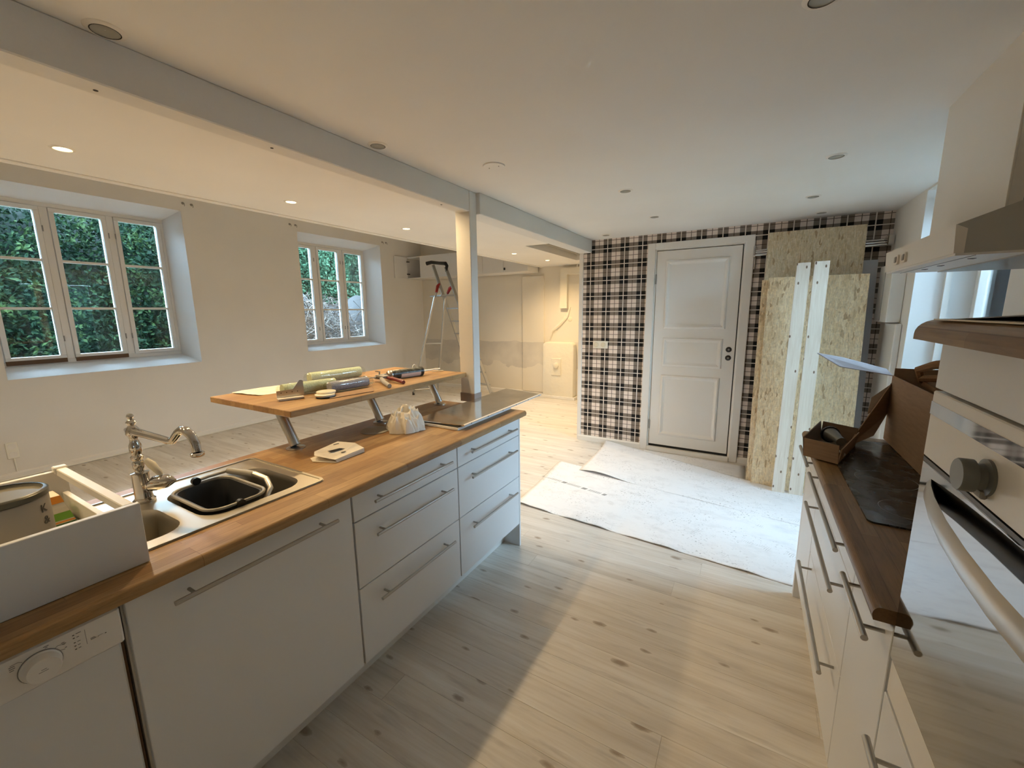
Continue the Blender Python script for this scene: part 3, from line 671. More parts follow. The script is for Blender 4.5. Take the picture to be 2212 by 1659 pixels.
# faucet
fx, fy = -1.765, .515
fc = thing('kitchen_faucet', 'ornate chrome kitchen faucet with a curved spout behind the sink', 'faucet', (fx, fy, .9225))
prof = [(.033, 0), (.034, .008), (.027, .014), (.027, .018), (.026, .02), (.026, .098), (.027, .105), (.014, .108), (.014, .118), (.018, .124), (.018, .142), (.014, .150), (.0195, .158), (.0195, .164), (.014, .170), (.0185, .182), (.0185, .205), (.014, .215), (.013, .228), (.016, .236), (.021, .246), (.021, .258), (.014, .268), (.010, .274), (.016, .284), (.010, .293), (.006, .296), (.0115, .304), (.009, .312), (.001, .317)]
B().lathe([(r*.92, h*.985) for r, h in prof], (fx, fy, .9225), n=28).obj('column', 'chrome', fc, True)
sp = [(fx, fy, 1.172), (fx+.06, fy+.012, 1.166), (fx+.17, fy+.035, 1.153), (fx+.185, fy+.038, 1.155), (fx+.215, fy+.045, 1.185), (fx+.232, fy+.049, 1.195), (fx+.252, fy+.052, 1.195), (fx+.272, fy+.057, 1.18), (fx+.285, fy+.06, 1.155), (fx+.288, fy+.06, 1.13)]
B().tube(sp, [.015, .0125, .0115, .0115, .0125, .013, .0135, .0135, .013, .0125], 16).obj('spout', 'chrome', fc, True)
B().lathe([(.017, 0), (.019, .004), (.019, .010), (.016, .013)], (fx+.288, fy+.06, 1.115), n=20).obj('spout_tip', 'chrome', fc, True)
B().tube([(fx-.012, fy-.004, 1.175), (fx-.03, fy-.008, 1.175)], [.012, .006], 12).obj('rear_knob', 'chrome', fc, True)
B().tube([(fx+.02, fy+.015, .975), (fx+.035, fy+.028, .985), (fx+.06, fy+.05, .99), (fx+.072, fy+.06, .99), (fx+.08, fy+.066, .99)], [.018, .026, .023, .013, .005], 18).obj('valve_body', 'chrome', fc, True)
B().tube([(fx+.048, fy+.04, 1.012), (fx+.045, fy+.037, 1.022), (fx+.03, fy+.025, 1.052), (fx+.018, fy+.015, 1.07)], [.006, .009, .013, .009], 14).obj('lever', 'cream', fc, True)

# upturned pull-out drawer lying on the worktop
pd = thing('pull_out_drawer', 'loose white drawer box standing on the worktop over the sink', 'drawer', (-1.58, 0, .9265))
B().box(-1.328, -1.312, -.50, .373, .921, 1.083, .0015).obj('drawer_front', 'front', pd)
zb = .9275
B().box(-1.868, -1.328, -.48, .36, zb, zb+.014).obj('drawer_bottom', 'white_drawer', pd)
B().box(-1.868, -1.328, .346, .360, zb+.014, 1.005, .001).obj('drawer_side', 'white_drawer', pd)
B().box(-1.868, -1.328, .343, .366, 1.060, 1.083, .002).obj('gallery_rail', 'white_drawer', pd)
B().box(-1.868, -1.850, -.48, .366, zb+.014, 1.075, .001).obj('drawer_back', 'white_drawer', pd)
B().box(-1.868, -1.328, -.48, -.466, zb+.014, 1.005, .001).obj('drawer_side', 'white_drawer', pd)
B().box(-1.872, -1.845, .338, .370, 1.066, 1.088, .003).obj('corner_cap', 'white_drawer', pd)
# paint can
cx_, cy_ = -1.60, .19
pc = thing('paint_can', 'used paint can with splashed lid inside the loose drawer', 'paint can', (cx_, cy_, .9425))
B().lathe([(.083, 0), (.085, .004), (.085, .150), (.083, .153)], (cx_, cy_, .9425), n=40).obj('can_body', 'can', pc, True)
B().lathe([(.083, .153), (.0875, .156), (.0875, .168), (.082, .172), (.078, .172)], (cx_, cy_, .9425), n=40, cap=False).obj('can_rim', 'can_metal', pc, True)
B().lathe([(.080, .170), (.076, .163), (.001, .164)], (cx_, cy_, .9425), n=36, cap=False).obj('can_lid', 'can_lid', pc, True)
def wrap_text(txt, size, c, r, z, ang, parent, m, name='printed_text'):
    me = text_mesh(txt, size)
    off = OFF[parent.name]
    for v in me.vertices:
        a = ang+v.co.x/r; rr = r+.0006+v.co.z
        v.co = Vector((c[0]+rr*math.cos(a), c[1]+rr*math.sin(a), z+v.co.y))-off
    me.materials.append(M[m]); o = bpy.data.objects.new(name, me); COL.objects.link(o); o.parent = parent; return o
wrap_text('K', .030, (cx_, cy_), .085, 1.066, .82, pc, 'ink'); wrap_text('&', .030, (cx_, cy_), .085, 1.034, .84, pc, 'ink')
tl = B()
for q in range(9):
    z_ = 1.075-.0125*q
    for a in range(5):
        a0 = -1.15+a*.13; a1 = a0+(.12 if a < 4 else .05+.05*((q*7) % 3)/2)
        tl.quadbox([(cx_+.0854*math.cos(u), cy_+.0854*math.sin(u), zz) for u, zz in ((a0, z_), (a1, z_), (a1, z_+.0016), (a0, z_+.0016))], (math.cos(a0), math.sin(a0), 0), .0003)
tl.obj('printed_lines', 'ink_grey', pc)
pkt = thing('seed_carton', 'small white green and orange carton leaning beside the paint can', 'carton', (-1.75, .30, .9425))
def slab(z0_, z1_, e):
    a, c = (z0_-.9425)/.09, (z1_-.9425)/.09
    q = lambda u, zz: [(-1.80+.005*u-e, .283-e, zz), (-1.70-.030*u+e, .283-e, zz), (-1.70-.030*u+e, .338-.02*u+e, zz), (-1.80+.005*u-e, .338-.02*u+e, zz)]
    return B().rings([q(a, z0_), q(c, z1_)], cap0=e == 0, cap1=e == 0)
slab(.9425, 1.0325, 0).obj('carton_body', 'card_white', pkt)
for za, zb_, mm in ((1.012, 1.0324, 'orange'), (.964, .985, 'green'), (.957, .961, 'orange'), (.943, .955, 'dgreen')): slab(za, zb_, .0006).obj('printed_band', mm, pkt)

# raised breakfast shelf
sh = thing('raised_shelf', 'raised oak shelf on three slanted steel legs above the worktop', 'shelf', (-1.845, 1.65, .92))
B().box(-2.413, -1.716, 1.03, 2.325, 1.103, 1.133, .0025).obj('shelf_board', 'butcher', sh)
for yy in (1.116, 1.642, 2.178):
    l = B().tube([(-1.846, yy, .934), (-1.928, yy-.012, 1.099)], .0235, 24).obj('leg', 'steel', sh, True)
    B().lathe([(.042, 0), (.042, .004), (.036, .006)], (-1.845, yy, .9205), n=28).obj('foot_flange', 'steel', l, True)
# items on shelf (z = 1.133)
ZS = 1.1335
def roller(ya, yb, xc, r, m, name, label, x2=None):
    t = thing(name, label, 'paint roller', (xc, (ya+yb)/2, ZS), 'paint roller sleeves in clear film')
    x2 = xc if x2 is None else x2
    B().tube([(xc, ya, ZS+r+.002), (x2, yb, ZS+r+.002)], r*.93, 24).obj('sleeve', m, t, True)
    rng = random.Random(len(label)); fm = B(); n = 18; rs = []
    L = 9
    for i in range(L+1):
        u = i/L; yy = ya-.02+(yb-ya+.05)*u; e = 1 if .08 < u < .92 else .72
        rs.append([((xc+(x2-xc)*u)+(r*1.04*e+rng.uniform(-.001, .002))*math.cos(2*PI*k/n), yy, max(ZS+.001, ZS+r+.002+(r*1.04*e+rng.uniform(-.001, .002))*math.sin(2*PI*k/n))) for k in range(n)])
    fm.rings(rs); fm.obj('film_wrap', 'film', t, True); return t
roller(1.20, 1.47, -2.05, .033, 'roller_green', 'roller_sleeve', 'front pale green roller sleeve behind the steel bracket', -2.00)
roller(1.52, 1.86, -2.30, .034, 'roller_green', 'roller_sleeve', 'pale green roller sleeve lying at the rear edge of the shelf', -2.26)
roller(1.385, 1.61, -1.93, .030, 'roller_blue', 'roller_sleeve', 'blue grey roller sleeve in clear film on the raised shelf', -1.90)
# bracket (steel joist plate) in front of roller
jb = thing('steel_bracket', 'notched galvanised steel bracket propped against the green roller', 'bracket', (-1.95, 1.20, ZS))
p = [(0, 0), (.125, 0), (.125, .072), (.118, .078), (.108, .078), (.075, .036), (0, .034)]
ux, uy = .30, .954
B().quadbox([(-1.99+a*ux, 1.135+a*uy, ZS+.012+b_) for a, b_ in p], (-uy, ux, 0), .002).obj('plate', 'steel', jb)
B().quadbox([(-1.99, 1.135, ZS), (-1.955, 1.245, ZS), (-1.945, 1.24, ZS+.012), (-1.985, 1.13, ZS+.012)], (uy, -ux, 0), .03).obj('putty_block', 'card_white', jb)
for a in (.02, .045, .07, .095): B().lathe([(.0022, 0), (.0022, .0026)], (-1.99+a*ux, 1.135+a*uy, ZS+.035), (uy, -ux, 0), 8).obj('punched_hole', 'dark', jb)
# crumpled paper sheet at left
rng = random.Random(11); b = B(); nx, ny = 10, 10; g = []
for i in range(nx+1):
    rowv = []
    for j in range(ny+1):
        u, v_ = i/nx, j/ny; x_ = -2.40+.20*u+.04*v_; y_ = 1.13+.26*v_+.03*u
        h = .004+.018*math.sin(3.0*u+1)*math.sin(2.6*v_)*(.3+.7*u)+rng.uniform(0, .004)
        rowv.append(b.bm.verts.new((x_, y_, ZS+max(.001, h))))
    g.append(rowv)
for i in range(nx):
    for j in range(ny): b.bm.faces.new((g[i][j], g[i+1][j], g[i+1][j+1], g[i][j+1]))
o = b.obj('crumpled_paper', 'card_white', None, origin=(-2.3, 1.26, ZS)); tag(o, 'creased sheet of off-white paper at the left end of the raised shelf', 'paper')
sm = o.modifiers.new('s', 'SOLIDIFY'); sm.thickness = .001
# round tin with lid
tn = thing('round_tin', 'small cream round tin with black base near the shelf edge', 'tin', (-1.86, 1.30, ZS))
B().lathe([(.045, 0), (.048, .002), (.046, .008)], (-1.845, 1.30, ZS), n=28).obj('tin_base', 'black', tn, True)
B().lathe([(.046, .008), (.048, .016), (.001, .017)], (-1.852, 1.30, ZS), n=28).obj('tin_lid', 'card_white', tn, True)
B().lathe([(.046, .017), (.048, .021), (.046, .026), (.001, .027)], (-1.875, 1.325, ZS), n=28).obj('tin_lid', 'cream', tn, True)
o = B().quadbox([(-1.79, 1.28, ZS+.0005), (-1.745, 1.52, ZS+.0005), (-1.84, 1.60, ZS+.0005), (-1.88, 1.36, ZS+.0005)], (0, 0, 1), .003).obj('cardboard_scrap', 'card', None, origin=(-1.81, 1.44, ZS)); tag(o, 'flat brown cardboard scrap under the blue roller', 'cardboard')
o = B().lathe([(.024, 0), (.025, .006), (.020, .022), (.010, .029), (.001, .031)], (-2.10, 1.66, ZS), n=24).obj('black_cap', 'black', None, True, origin=(-2.10, 1.66, ZS)); tag(o, 'glossy black round cap behind the blue roller on the shelf', 'cap')
# caulking gun
cg = thing('caulking_gun', 'caulking gun with dark sealant tube and red lever on the shelf', 'caulking gun', (-1.92, 1.9, ZS))
TR_ = .030
a0, a1 = Vector((-1.965, 1.845, ZS+TR_+.001)), Vector((-1.905, 2.077, ZS+TR_+.001))
dv = (a1-a0).normalized(); side = dv.cross(Vector((0, 0, 1))).normalized(); UP = Vector((0, 0, 1))
B().tube([a0, a1], TR_-.001, 26).obj('sealant_tube', 'tube', cg, True)
B().tube([a0-dv*.014, a0-dv*.002, a0+dv*.010], [.020, TR_, TR_], 20).obj('tube_collar', 'steel', cg, True)
B().tube([a1-dv*.016, a1+dv*.001], TR_+.0005, 22).obj('end_ring', 'black', cg, True)
B().tube([a1, a1+dv*.02, a1+dv*.10, a1+dv*.11, a1+dv*.15], [.012, .008, .006, .008, .003], 12).obj('nozzle', 'cream', cg, True)
pl = B()
for i in range(5):
    an = .05-i*.2; an2 = an-.2
    q = [(side*math.cos(u)+UP*math.sin(u))*(TR_+.0002) for u in (an, an2)]
    pl.quadbox([a0+dv*.07+q[0], a0+dv*.215+q[0], a0+dv*.215+q[1], a0+dv*.07+q[1]], q[0], .0006)
pl.obj('tube_label', 'pink', cg)
B().tube([a1-dv*.07+UP*.027, a1-dv*.065+UP*.043, a1-dv*.055+UP*.049, a1-dv*.043+UP*.043, a1-dv*.04+UP*.027], .003, 8).obj('piercing_hook', 'cream', cg, True)
B().tube([a0-dv*.22+V(0, 0, -.006), a0-dv*.01], .0035, 8).obj('push_rod', 'steel', cg, True)
q0 = a0-dv*.02
fr = B()
fr.quadbox([q0+UP*.012-side*.008, q0-dv*.07+UP*.010-side*.008, q0-dv*.085-UP*.012-side*.008, q0-dv*.03-UP*.022-side*.008], side, .016)
fr.quadbox([q0-dv*.03-UP*.0+side*.008, q0-dv*.075+side*.008, q0-dv*.05+side*.05-UP*.008, q0-dv*.01+side*.05-UP*.008], UP, .012)
fr.obj('gun_frame', 'gap', cg)
B().tube([q0-dv*.05-UP*.004, q0-dv*.045+UP*.028, q0-dv*.075+UP*.036], [.006, .005, .004], 8).obj('release_catch', 'steel', cg, True)
B().tube([V(-1.95, 1.765, ZS+.020), V(-1.86, 1.70, ZS+.016), V(-1.745, 1.635, ZS+.0125)], [.012, .013, .0115], 12).obj('grip', 'gap', cg, True)
B().tube([V(-1.955, 1.80, ZS+.024), V(-1.88, 1.79, ZS+.022), V(-1.80, 1.775, ZS+.016), V(-1.765, 1.765, ZS+.012)], [.009, .011, .012, .011], 12).obj('trigger_lever', 'darkred', cg, True)
B().lathe([(.018, -.006), (.018, .006)], q0-dv*.14-UP*.004, dv, 18).obj('push_plate', 'steel', cg, True)
for k_ in range(3):
    c_ = V(-1.955+.02*k_, 1.66-.03*k_, ZS+.014); B().tube([c_, c_+V(.035, .02, 0), c_+V(.06, .0, .004)], .0022, 6).obj('bent_wire', 'cream', cg, True)
o = B().tube([(-1.96, 2.24, ZS+.004), (-1.90, 2.30, ZS+.004)], [.003, .004], 8).obj('spare_nozzle', 'cream', None, True, origin=(-1.93, 2.27, ZS)); tag(o, 'thin cream spare nozzle at the far end of the raised shelf', 'nozzle')

# card packaging on worktop
cp_ = thing('card_packaging', 'opened white card packaging with a black slot lying on the worktop', 'packaging', (-1.59, 1.14, .9205))
A_, B_, C_, D_ = V(-1.645, 1.055, .9215), V(-1.498, 1.075, .9215), V(-1.505, 1.232, .9215), V(-1.675, 1.215, .9215)
up = V(0, 0, .028)
B().quadbox([A_+V(.01, .015, .028), V(-1.60, 1.045, .945), B_+V(-.005, 0, .012), C_+V(0, 0, .018), C_+V(-.06, .0, .033), D_+V(.01, 0, .03)], (0, 0, 1), .0012).obj('card_top', 'card_white', cp_)
B().quadbox([A_, V(-1.60, 1.035, .9215), B_, C_, D_], (0, 0, 1), .0012).obj('card_base', 'card_white', cp_)
B().quadbox([D_, C_+V(-.06, .0, 0), C_+V(-.06, .0, .033), D_+V(.01, 0, .03)], (0, 1, 0), .0012).obj('card_side', 'card_white', cp_)
B().quadbox([B_+V(0, .003, 0), C_, C_+V(0, 0, .018), B_+V(-.005, .003, .012)], (1, 0, 0), .0012).obj('card_side', 'card_white', cp_)
B().quadbox([V(-1.585, 1.10, .9515), V(-1.57, 1.15, .9525), V(-1.552, 1.165, .9500), V(-1.566, 1.105, .9490)], (0, 0, 1), .0006).obj('slot', 'black', cp_)
B().quadbox([V(-1.64, 1.17, .9530), V(-1.635, 1.195, .9530), V(-1.629, 1.194, .9530), V(-1.634, 1.169, .9530)], (0, 0, 1), .0006).obj('slot', 'dark', cp_)
B().quadbox([V(-1.535, 1.13, .9455), V(-1.53, 1.15, .9460), V(-1.524, 1.149, .9450), V(-1.529, 1.129, .9445)], (0, 0, 1), .0006).obj('slot', 'dark', cp_)

def rag(c, R0, h):
    from mathutils import noise
    b = B(); nr, na = 44, 120; rows = []
    for i in range(nr+1):
        r = i/nr; row = []
        for k in range(na):
            a = 2*PI*k/na; d = Vector((math.cos(a), math.sin(a), 0))
            edge = 1+.22*noise.noise(d*1.6+Vector((4, 0, 0)))+.10*noise.noise(d*4)
            rr = R0*edge*(r**.85)
            p = d*rr*24
            fold = 1-abs(noise.noise(p*1.1+Vector((0, 7, 3))))*2.6
            fold2 = 1-abs(noise.noise(p*2.6+Vector((5, 1, 0))))*2.4
            lean = .018*math.cos(a-2.2)
            z = h*(max(0, 1-r**2.3))**.75*(.70+.22*fold)+.014*fold2*(1-.4*r)*(r < .97)+.012*max(0, fold)*(r > .5)
            wp = noise.noise(p*.8+Vector((2, 2, 2)))*2.2
            tri = lambda q: abs((q % 1)-.5)*2
            z += (.013*tri(p.x*.62+wp)+.011*tri(p.y*.75-p.x*.3+wp*1.3+.4)+.007*tri(p.x*1.3+p.y*1.5+wp))*min(1, 1.5-r)*(r < .99)-.012
            sw = .012*noise.noise(p*1.7+Vector((9, 9, 0)))
            row.append(b.bm.verts.new((c[0]+d.x*rr+sw+lean*(1-r), c[1]+d.y*rr*1.15+sw, c[2]+max(.0015, z))))
        rows.append(row)
    for i in range(nr):
        for k in range(na):
            k2 = (k+1) % na; b.bm.faces.new((rows[i][k], rows[i+1][k], rows[i+1][k2], rows[i][k2]))
    bmesh.ops.remove_doubles(b.bm, verts=b.bm.verts, dist=1e-5)
    o = b.obj('cotton_rag', 'rag', None, False, origin=c); tag(o, 'crumpled white cotton rag on the worktop beside the steel sheet', 'rag')
    sm = o.modifiers.new('s', 'SOLIDIFY'); sm.thickness = .0015; sm.offset = 1
rag((-1.60, 1.60, .9205), .088, .125)
o = B().lathe([(.075, 0), (.076, .003), (.06, .010), (.001, .012)], (-1.735, 1.50, .9205), n=30).obj('sanding_disc_pad', 'gap', None, True, origin=(-1.735, 1.50, .9205)); tag(o, 'grey round pad half hidden under the white rag', 'pad')
# steel sheet over lower board
ms = thing('steel_sheet', 'glossy stainless steel panel overhanging the far end of the island', 'metal panel', (-1.5, 2.1, .93))
B().quadbox([(-1.305, 1.735, .944), (-1.295, 2.66, .952), (-1.640, 2.74, .952), (-1.640, 1.70, .944)], (0, 0, 1), .004).obj('sheet_top', 'sheet', ms)
B().quadbox([(-1.305, 1.735, .9395), (-1.295, 2.66, .9475), (-1.311, 2.66, .9475), (-1.320, 1.735, .9395)], (0, 0, 1), .0085).obj('sheet_edge', 'white', ms)
for k in range(6):
    yy = 1.80+k*.165; B().lathe([(.004, 0), (.004, .0012)], (-1.3045+.0108*(yy-1.735), yy, .9445+.0086*(yy-1.735)), (1, 0, 0), 8).obj('edge_hole', 'ink_grey', ms)
B().box(-1.64, -1.33, 1.71, 2.28, .9208, .936, .002).obj('board_underlay', 'white', ms)
B().box(-1.638, -1.335, 1.713, 2.28, .9365, .9395).obj('felt_layer', 'dark', ms)

# ================================================================ LEFT ROOM THINGS
# curtain hooks
for i, (yy, zz, lab) in enumerate(((2.664, 2.90, 'pair of small curtain hooks at the top right of the large window'), (4.02, 2.885, 'pair of small curtain hooks at the top left of the small window'), (5.826, 2.865, 'pair of small curtain hooks at the top right of the small window'))):
    t = thing('curtain_hook', lab, 'hook', (XL, yy, zz), 'curtain hooks on the left wall')
    for dy in (-.045, .045):
        B().lathe([(.016, 0), (.014, .008), (.006, .012), (.005, .03)], (XL, yy+dy, zz), (1, 0, 0), 12).obj('hook_base', 'gap', t, True)
        B().tube([(XL+.03, yy+dy, zz), (XL+.04, yy+dy, zz-.02), (XL+.03, yy+dy, zz-.035)], .004, 8).obj('hook_tip', 'gap', t, True)
st = thing('wall_socket', 'double wall socket low on the left wall under the large window', 'socket', (XL, .885, .28))
B().box(XL, XL+.012, .845, .925, .20, .36, .004).obj('socket_plate', 'socket', st)
for zz in (.32, .24): B().lathe([(.028, .012), (.028, .015), (.018, .0135), (.001, .013)], (XL, .885, zz), (1, 0, 0), 20).obj('socket_well', 'trim', st, True)
B().tube([(XL+.008, .885, .20), (XL+.006, .886, .07)], .006, 8).obj('conduit', 'socket', st, True)
o = B().tube([(XL+.03, -.2, .012), (XL+.035, .7, .01), (XL+.03, 1.4, .012), (XL+.04, 2.6, .01), (XL+.03, 4.2, .012), (XL+.03, 6.5, .012)], .006, 8).obj('white_cable', 'socket', None, True, origin=(XL+.03, 2, .0)); tag(o, 'thin white cable lying along the foot of the left wall', 'cable')
# upper cabinets
uc = thing('upper_cabinet', 'row of white wall cabinets with one door standing open', 'cabinet', (-4.7, 6.6, 2.23))
ya, yb = 6.38, YB-.034; xs = [-6.12, -5.765, -5.02, -4.28, -3.84, -3.36]
b = B(); b.box(xs[0], xs[-1], ya+.018, yb, 2.23, 2.246); b.box(xs[0], xs[-1], ya+.018, yb, 2.634, 2.65)
for x_ in xs: b.box(x_-.008 if x_ != xs[0] else x_, x_+.008 if x_ != xs[-1] else x_, ya+.018, yb, 2.246, 2.634)
b.box(xs[0], xs[-1], yb-.012, yb, 2.246, 2.634); b.obj('carcass', 'white', uc)
for x0, x1 in zip(xs[1:], xs[2:]): B().box(x0+.002, x1-.002, ya, ya+.017, 2.23, 2.65, .0015).obj('cabinet_door', 'white', uc)
od = B().box(xs[0]+.002, xs[0]+.019, ya-.34, ya+.005, 2.232, 2.648, .0015).obj('open_door', 'white', uc)
for zz in (2.32, 2.56): B().box(xs[0]+.019, xs[0]+.06, ya-.02, ya+.035, zz-.008, zz+.008, .002).obj('hinge', 'black', uc)
B().tube([(xs[0]+.002, ya-.29, 2.40), (xs[0]-.004, ya-.29, 2.40)], .008, 10).obj('door_knob', 'black', od)
B().box(-3.83, -3.80, ya-.02, ya, 2.27, 2.31, .004).obj('black_clip', 'black', uc)
# ladder
ld = thing('step_ladder', 'tall aluminium step ladder with black top bow and red joints', 'ladder', (-4.8, 6.1, 0))
FR, FL_, TR, TL = V(-4.05, 6.275, 0), V(-4.49, 6.40, 0), V(-4.80, 5.98, 2.35), V(-5.19, 6.10, 2.42)
RL, RR, HL, HR = V(-5.53, 5.77, 0), V(-5.22, 6.03, 0), V(-5.06, 5.955, 1.83), V(-4.935, 6.10, 1.83)
RR = V(-5.25, 6.14, 0)
def flat_rail(a, b_, w, th, nm, m='alu'):
    d_ = (b_-a).normalized(); axis = V(.42, -.12, 0).normalized(); o_ = d_.cross(axis).normalized()
    bb = B(); bb.rings([[c_+axis*sx*th/2+o_*sz*w/2 for sx, sz in ((-1, -1), (1, -1), (1, 1), (-1, 1))] for c_ in (a, b_)]); return bb.obj(nm, m, ld)
for a, b_ in ((FR, TR), (FL_, TL)): flat_rail(a+(b_-a)*.01, b_, .055, .025, 'rail')
for a, b_ in ((RL, HL), (RR, HR)):
    flat_rail(a, b_, .032, .02, 'rear_leg')
    B().lathe([(.024, 0), (.02, .03), (.016, .06)], a, n=10).obj('rubber_foot', 'black', ld)
for a in (FR, FL_): B().box(a.x-.035, a.x+.03, a.y-.02, a.y+.02, 0, .10, .005).obj('foot_bracket', 'steel', ld)
for k in range(7):
    z_ = .22+.2325*k; u = z_/2.35; p, q = FR+(TR-FR)*u, FL_+(TL-FL_)*(z_/2.42)
    B().quadbox([p+V(.04, .015, 0), q+V(.04, .015, 0), q+V(-.045, -.015, 0), p+V(-.045, -.015, 0)], (0, 0, 1), .022).obj('step', 'alu', ld)
p, q = FR+(TR-FR)*.785, FL_+(TL-FL_)*.76
B().quadbox([p+V(.03, .0, 0), q+V(.03, 0, 0), q+V(-.26, -.1, 0), p+V(-.26, -.1, 0)], (0, 0, 1), .025).obj('platform', 'alu', ld)
for z_ in (.10, .98): 
    u = z_/1.83; B().tube([RL+(HL-RL)*u, RR+(HR-RR)*u], .012, 8).obj('cross_bar', 'alu', ld)
for a, b_ in ((HL, FL_+(TL-FL_)*.86), (HR, FR+(TR-FR)*.86)):
    B().tube([a+V(0, 0, -.02), a+(b_-a)*.5], .012, 8).obj('strut', 'alu', ld); B().tube([a+(b_-a)*.35, a+(b_-a)*.8+V(-.02, 0, .0), b_], [.022, .030, .022], 10).obj('red_joint', 'red', ld, True)
B().tube([TL+V(-.13, -.03, .03), TL+V(-.03, 0, .05), (TL+TR)/2+V(0, 0, .05), TR+V(.0, 0, .06), TR+V(.03, 0, .02), TR+V(.01, 0, -.08)], [.035, .032, .03, .034, .03, .018], 10).obj('top_bow', 'black', ld, True)
o = B().lathe([(.045, 0), (.045, .012), (.03, .014)], (-3.92, 6.33, 0), n=20).obj('plastic_lid', 'brownstrip', None, origin=(-3.92, 6.33, 0)); tag(o, 'small brown round lid on the floor beside the ladder foot', 'lid')

# switch on plaid wall
sw = thing('light_switch', 'double round wall switch on the plaid wall left of the door', 'switch', (-1.495, 4.64, 1.165))
B().box(-1.585, -1.41, 4.628, 4.64, 1.122, 1.208, .004).obj('switch_plate', 'socket', sw)
for x_ in (-1.545, -1.462): B().lathe([(.028, 0), (.028, .004), (.024, .008), (.001, .008)], (x_, 4.628, 1.165), (0, -1, 0), 24).obj('switch_dial', 'cream', sw, True)

# ================================================================ RIGHT SIDE: boards
def leaning(name, mname, x0, x1, yb_, yt, z1, th, label, cat='board', group=None, dx=0.0, z0=.0):
    d_ = V(dx, yt-yb_, z1-z0); n = V(0, 1, -(yt-yb_)/(z1-z0)).normalized()
    bb = B(); a = [V(x0, yb_, z0), V(x1, yb_, z0), V(x1+dx, yt, z1), V(x0+dx, yt, z1)]
    bb.quadbox(a, n, th)
    o = bb.obj(name, mname, None, origin=((x0+x1)/2, yb_, z0)); tag(o, label, cat, group); return o
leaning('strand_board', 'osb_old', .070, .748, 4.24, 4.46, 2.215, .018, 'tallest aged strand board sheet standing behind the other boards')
leaning('plasterboard_sheet', 'board_white', .20, .853, 4.275, 4.50, 1.935, .012, 'grey sheet edge showing right of the strand boards')
leaning('strand_board', 'osb', .060, .70, 4.145, 4.35, 1.80, .018, 'middle strand board sheet showing as a thin left edge', dx=-.01)
leaning('strand_board', 'osb', .098, .775, 4.085, 4.29, 1.815, .022, 'front light strand board sheet behind the two planks', dx=0)
leaning('wooden_plank', 'pine', .258, .347, 3.985, 4.06, 1.905, .034, 'left knotty white spruce plank leaning on the strand boards', 'plank', None, .018, .006)
leaning('wooden_plank', 'pine', .378, .473, 3.985, 4.06, 1.910, .034, 'right knotty white spruce plank leaning on the strand boards', 'plank', None, .012, .006)
# coat rail
cr = thing('coat_rail', 'chrome tube coat rail across the plaid wall behind the boards', 'rail', (.45, 4.55, 2.08))
for i, (dy, dz) in enumerate(((0, 0), (.030, -.022), (.055, -.044))): B().tube([(-.035, 4.605-dy, 2.085+dz), (.93, 4.605-dy, 2.10+dz)], .011, 12).obj('tube', 'chrome', cr, True)
B().tube([(-.03, 4.62, 2.13), (-.03, 4.53, 2.03)], .010, 10).obj('bracket', 'chrome', cr, True)
B().tube([(-.02, 4.625, 2.12), (-.02, 4.625, 1.92)], .009, 10).obj('bracket', 'chrome', cr, True)
B().box(  .90, .945, 4.53, 4.625, 2.05, 2.13, .006).obj('bracket', 'chrome', cr)
# wall box
wb = thing('fuse_box', 'pale grey flat box on the right wall beneath the hood', 'box', (.93, 4.35, 1.65))
B().box(.865, .949, 4.10, 4.45, 1.44, 1.87, .004).obj('box_body', 'trim', wb); B().box(.862, .8655, 4.27, 4.274, 1.45, 1.86).obj('lid_seam', 'gap', wb)
o = B().box(.91, .949, 4.03, 4.32, 0.02, 1.43, .006).obj('cable_duct', 'trim', None, origin=(.93, 4.17, 0)); tag(o, 'white boxed cable duct running down the right wall', 'duct')

# floor paper: two overlapping sheets
def paper_sheet(name, corners, n, hf, label, z):
    b = B(); A, Bq, Cq, Dq = [Vector((*c, 0)) for c in corners]; g = []
    for i in range(n+1):
        r_ = []
        for j in range(n+1):
            u, v_ = i/n, j/n; p = A*(1-u)*(1-v_)+Bq*u*(1-v_)+Cq*u*v_+Dq*(1-u)*v_
            r_.append(b.bm.verts.new((p.x, p.y, z+hf(u, v_, p))))
        g.append(r_)
    for i in range(n):
        for j in range(n): b.bm.faces.new((g[i][j], g[i+1][j], g[i+1][j+1], g[i][j+1]))
    o = b.obj(name, 'paper', None, True, origin=(A.x, A.y, 0)); tag(o, label, 'paper', None)
    sm = o.modifiers.new('s', 'SOLIDIFY'); sm.thickness = .0012; sm.offset = 1; return o
def h1f(u, v_, p):
    e = max(0, 1-v_*9); left = max(0, 1-u*9)
    return .0015+e*(.006+.006*math.sin(u*24)+.004*math.sin(u*51+1))*(1-.4*u)+left*.004*(1+math.sin(v_*9))
ps1 = paper_sheet('floor_paper', [(-1.56, 2.755), (.335, 2.60), (.47, 3.60), (-1.63, 3.80)], 60, h1f, 'near sheet of white protective paper with a printed row, covered in footprints', .0005)
def h2f(u, v_, p):
    e = max(0, 1-v_*6)*max(0, 1-u*3.2); bk_ = max(0, v_-.82)*.22*(1-u*.8)
    return .003+.045*e*math.sin(min(1, u*3.2)*PI)*1.0+bk_+.002*math.sin(u*14)*(1-v_)
ps2 = paper_sheet('floor_paper', [(-1.37, 3.665), (.52, 3.40), (.52, 3.975), (-1.39, 4.60)], 60, h2f, 'far sheet of white protective paper curling up by the door', .002)
# extra strip in front of door
ps3 = paper_sheet('floor_paper', [(-.85, 4.25), (.05, 3.96), (.05, 4.56), (-.95, 4.59)], 16, lambda u, v_, p: .002, 'plain shaded sheet of protective paper in front of the door', .0008)
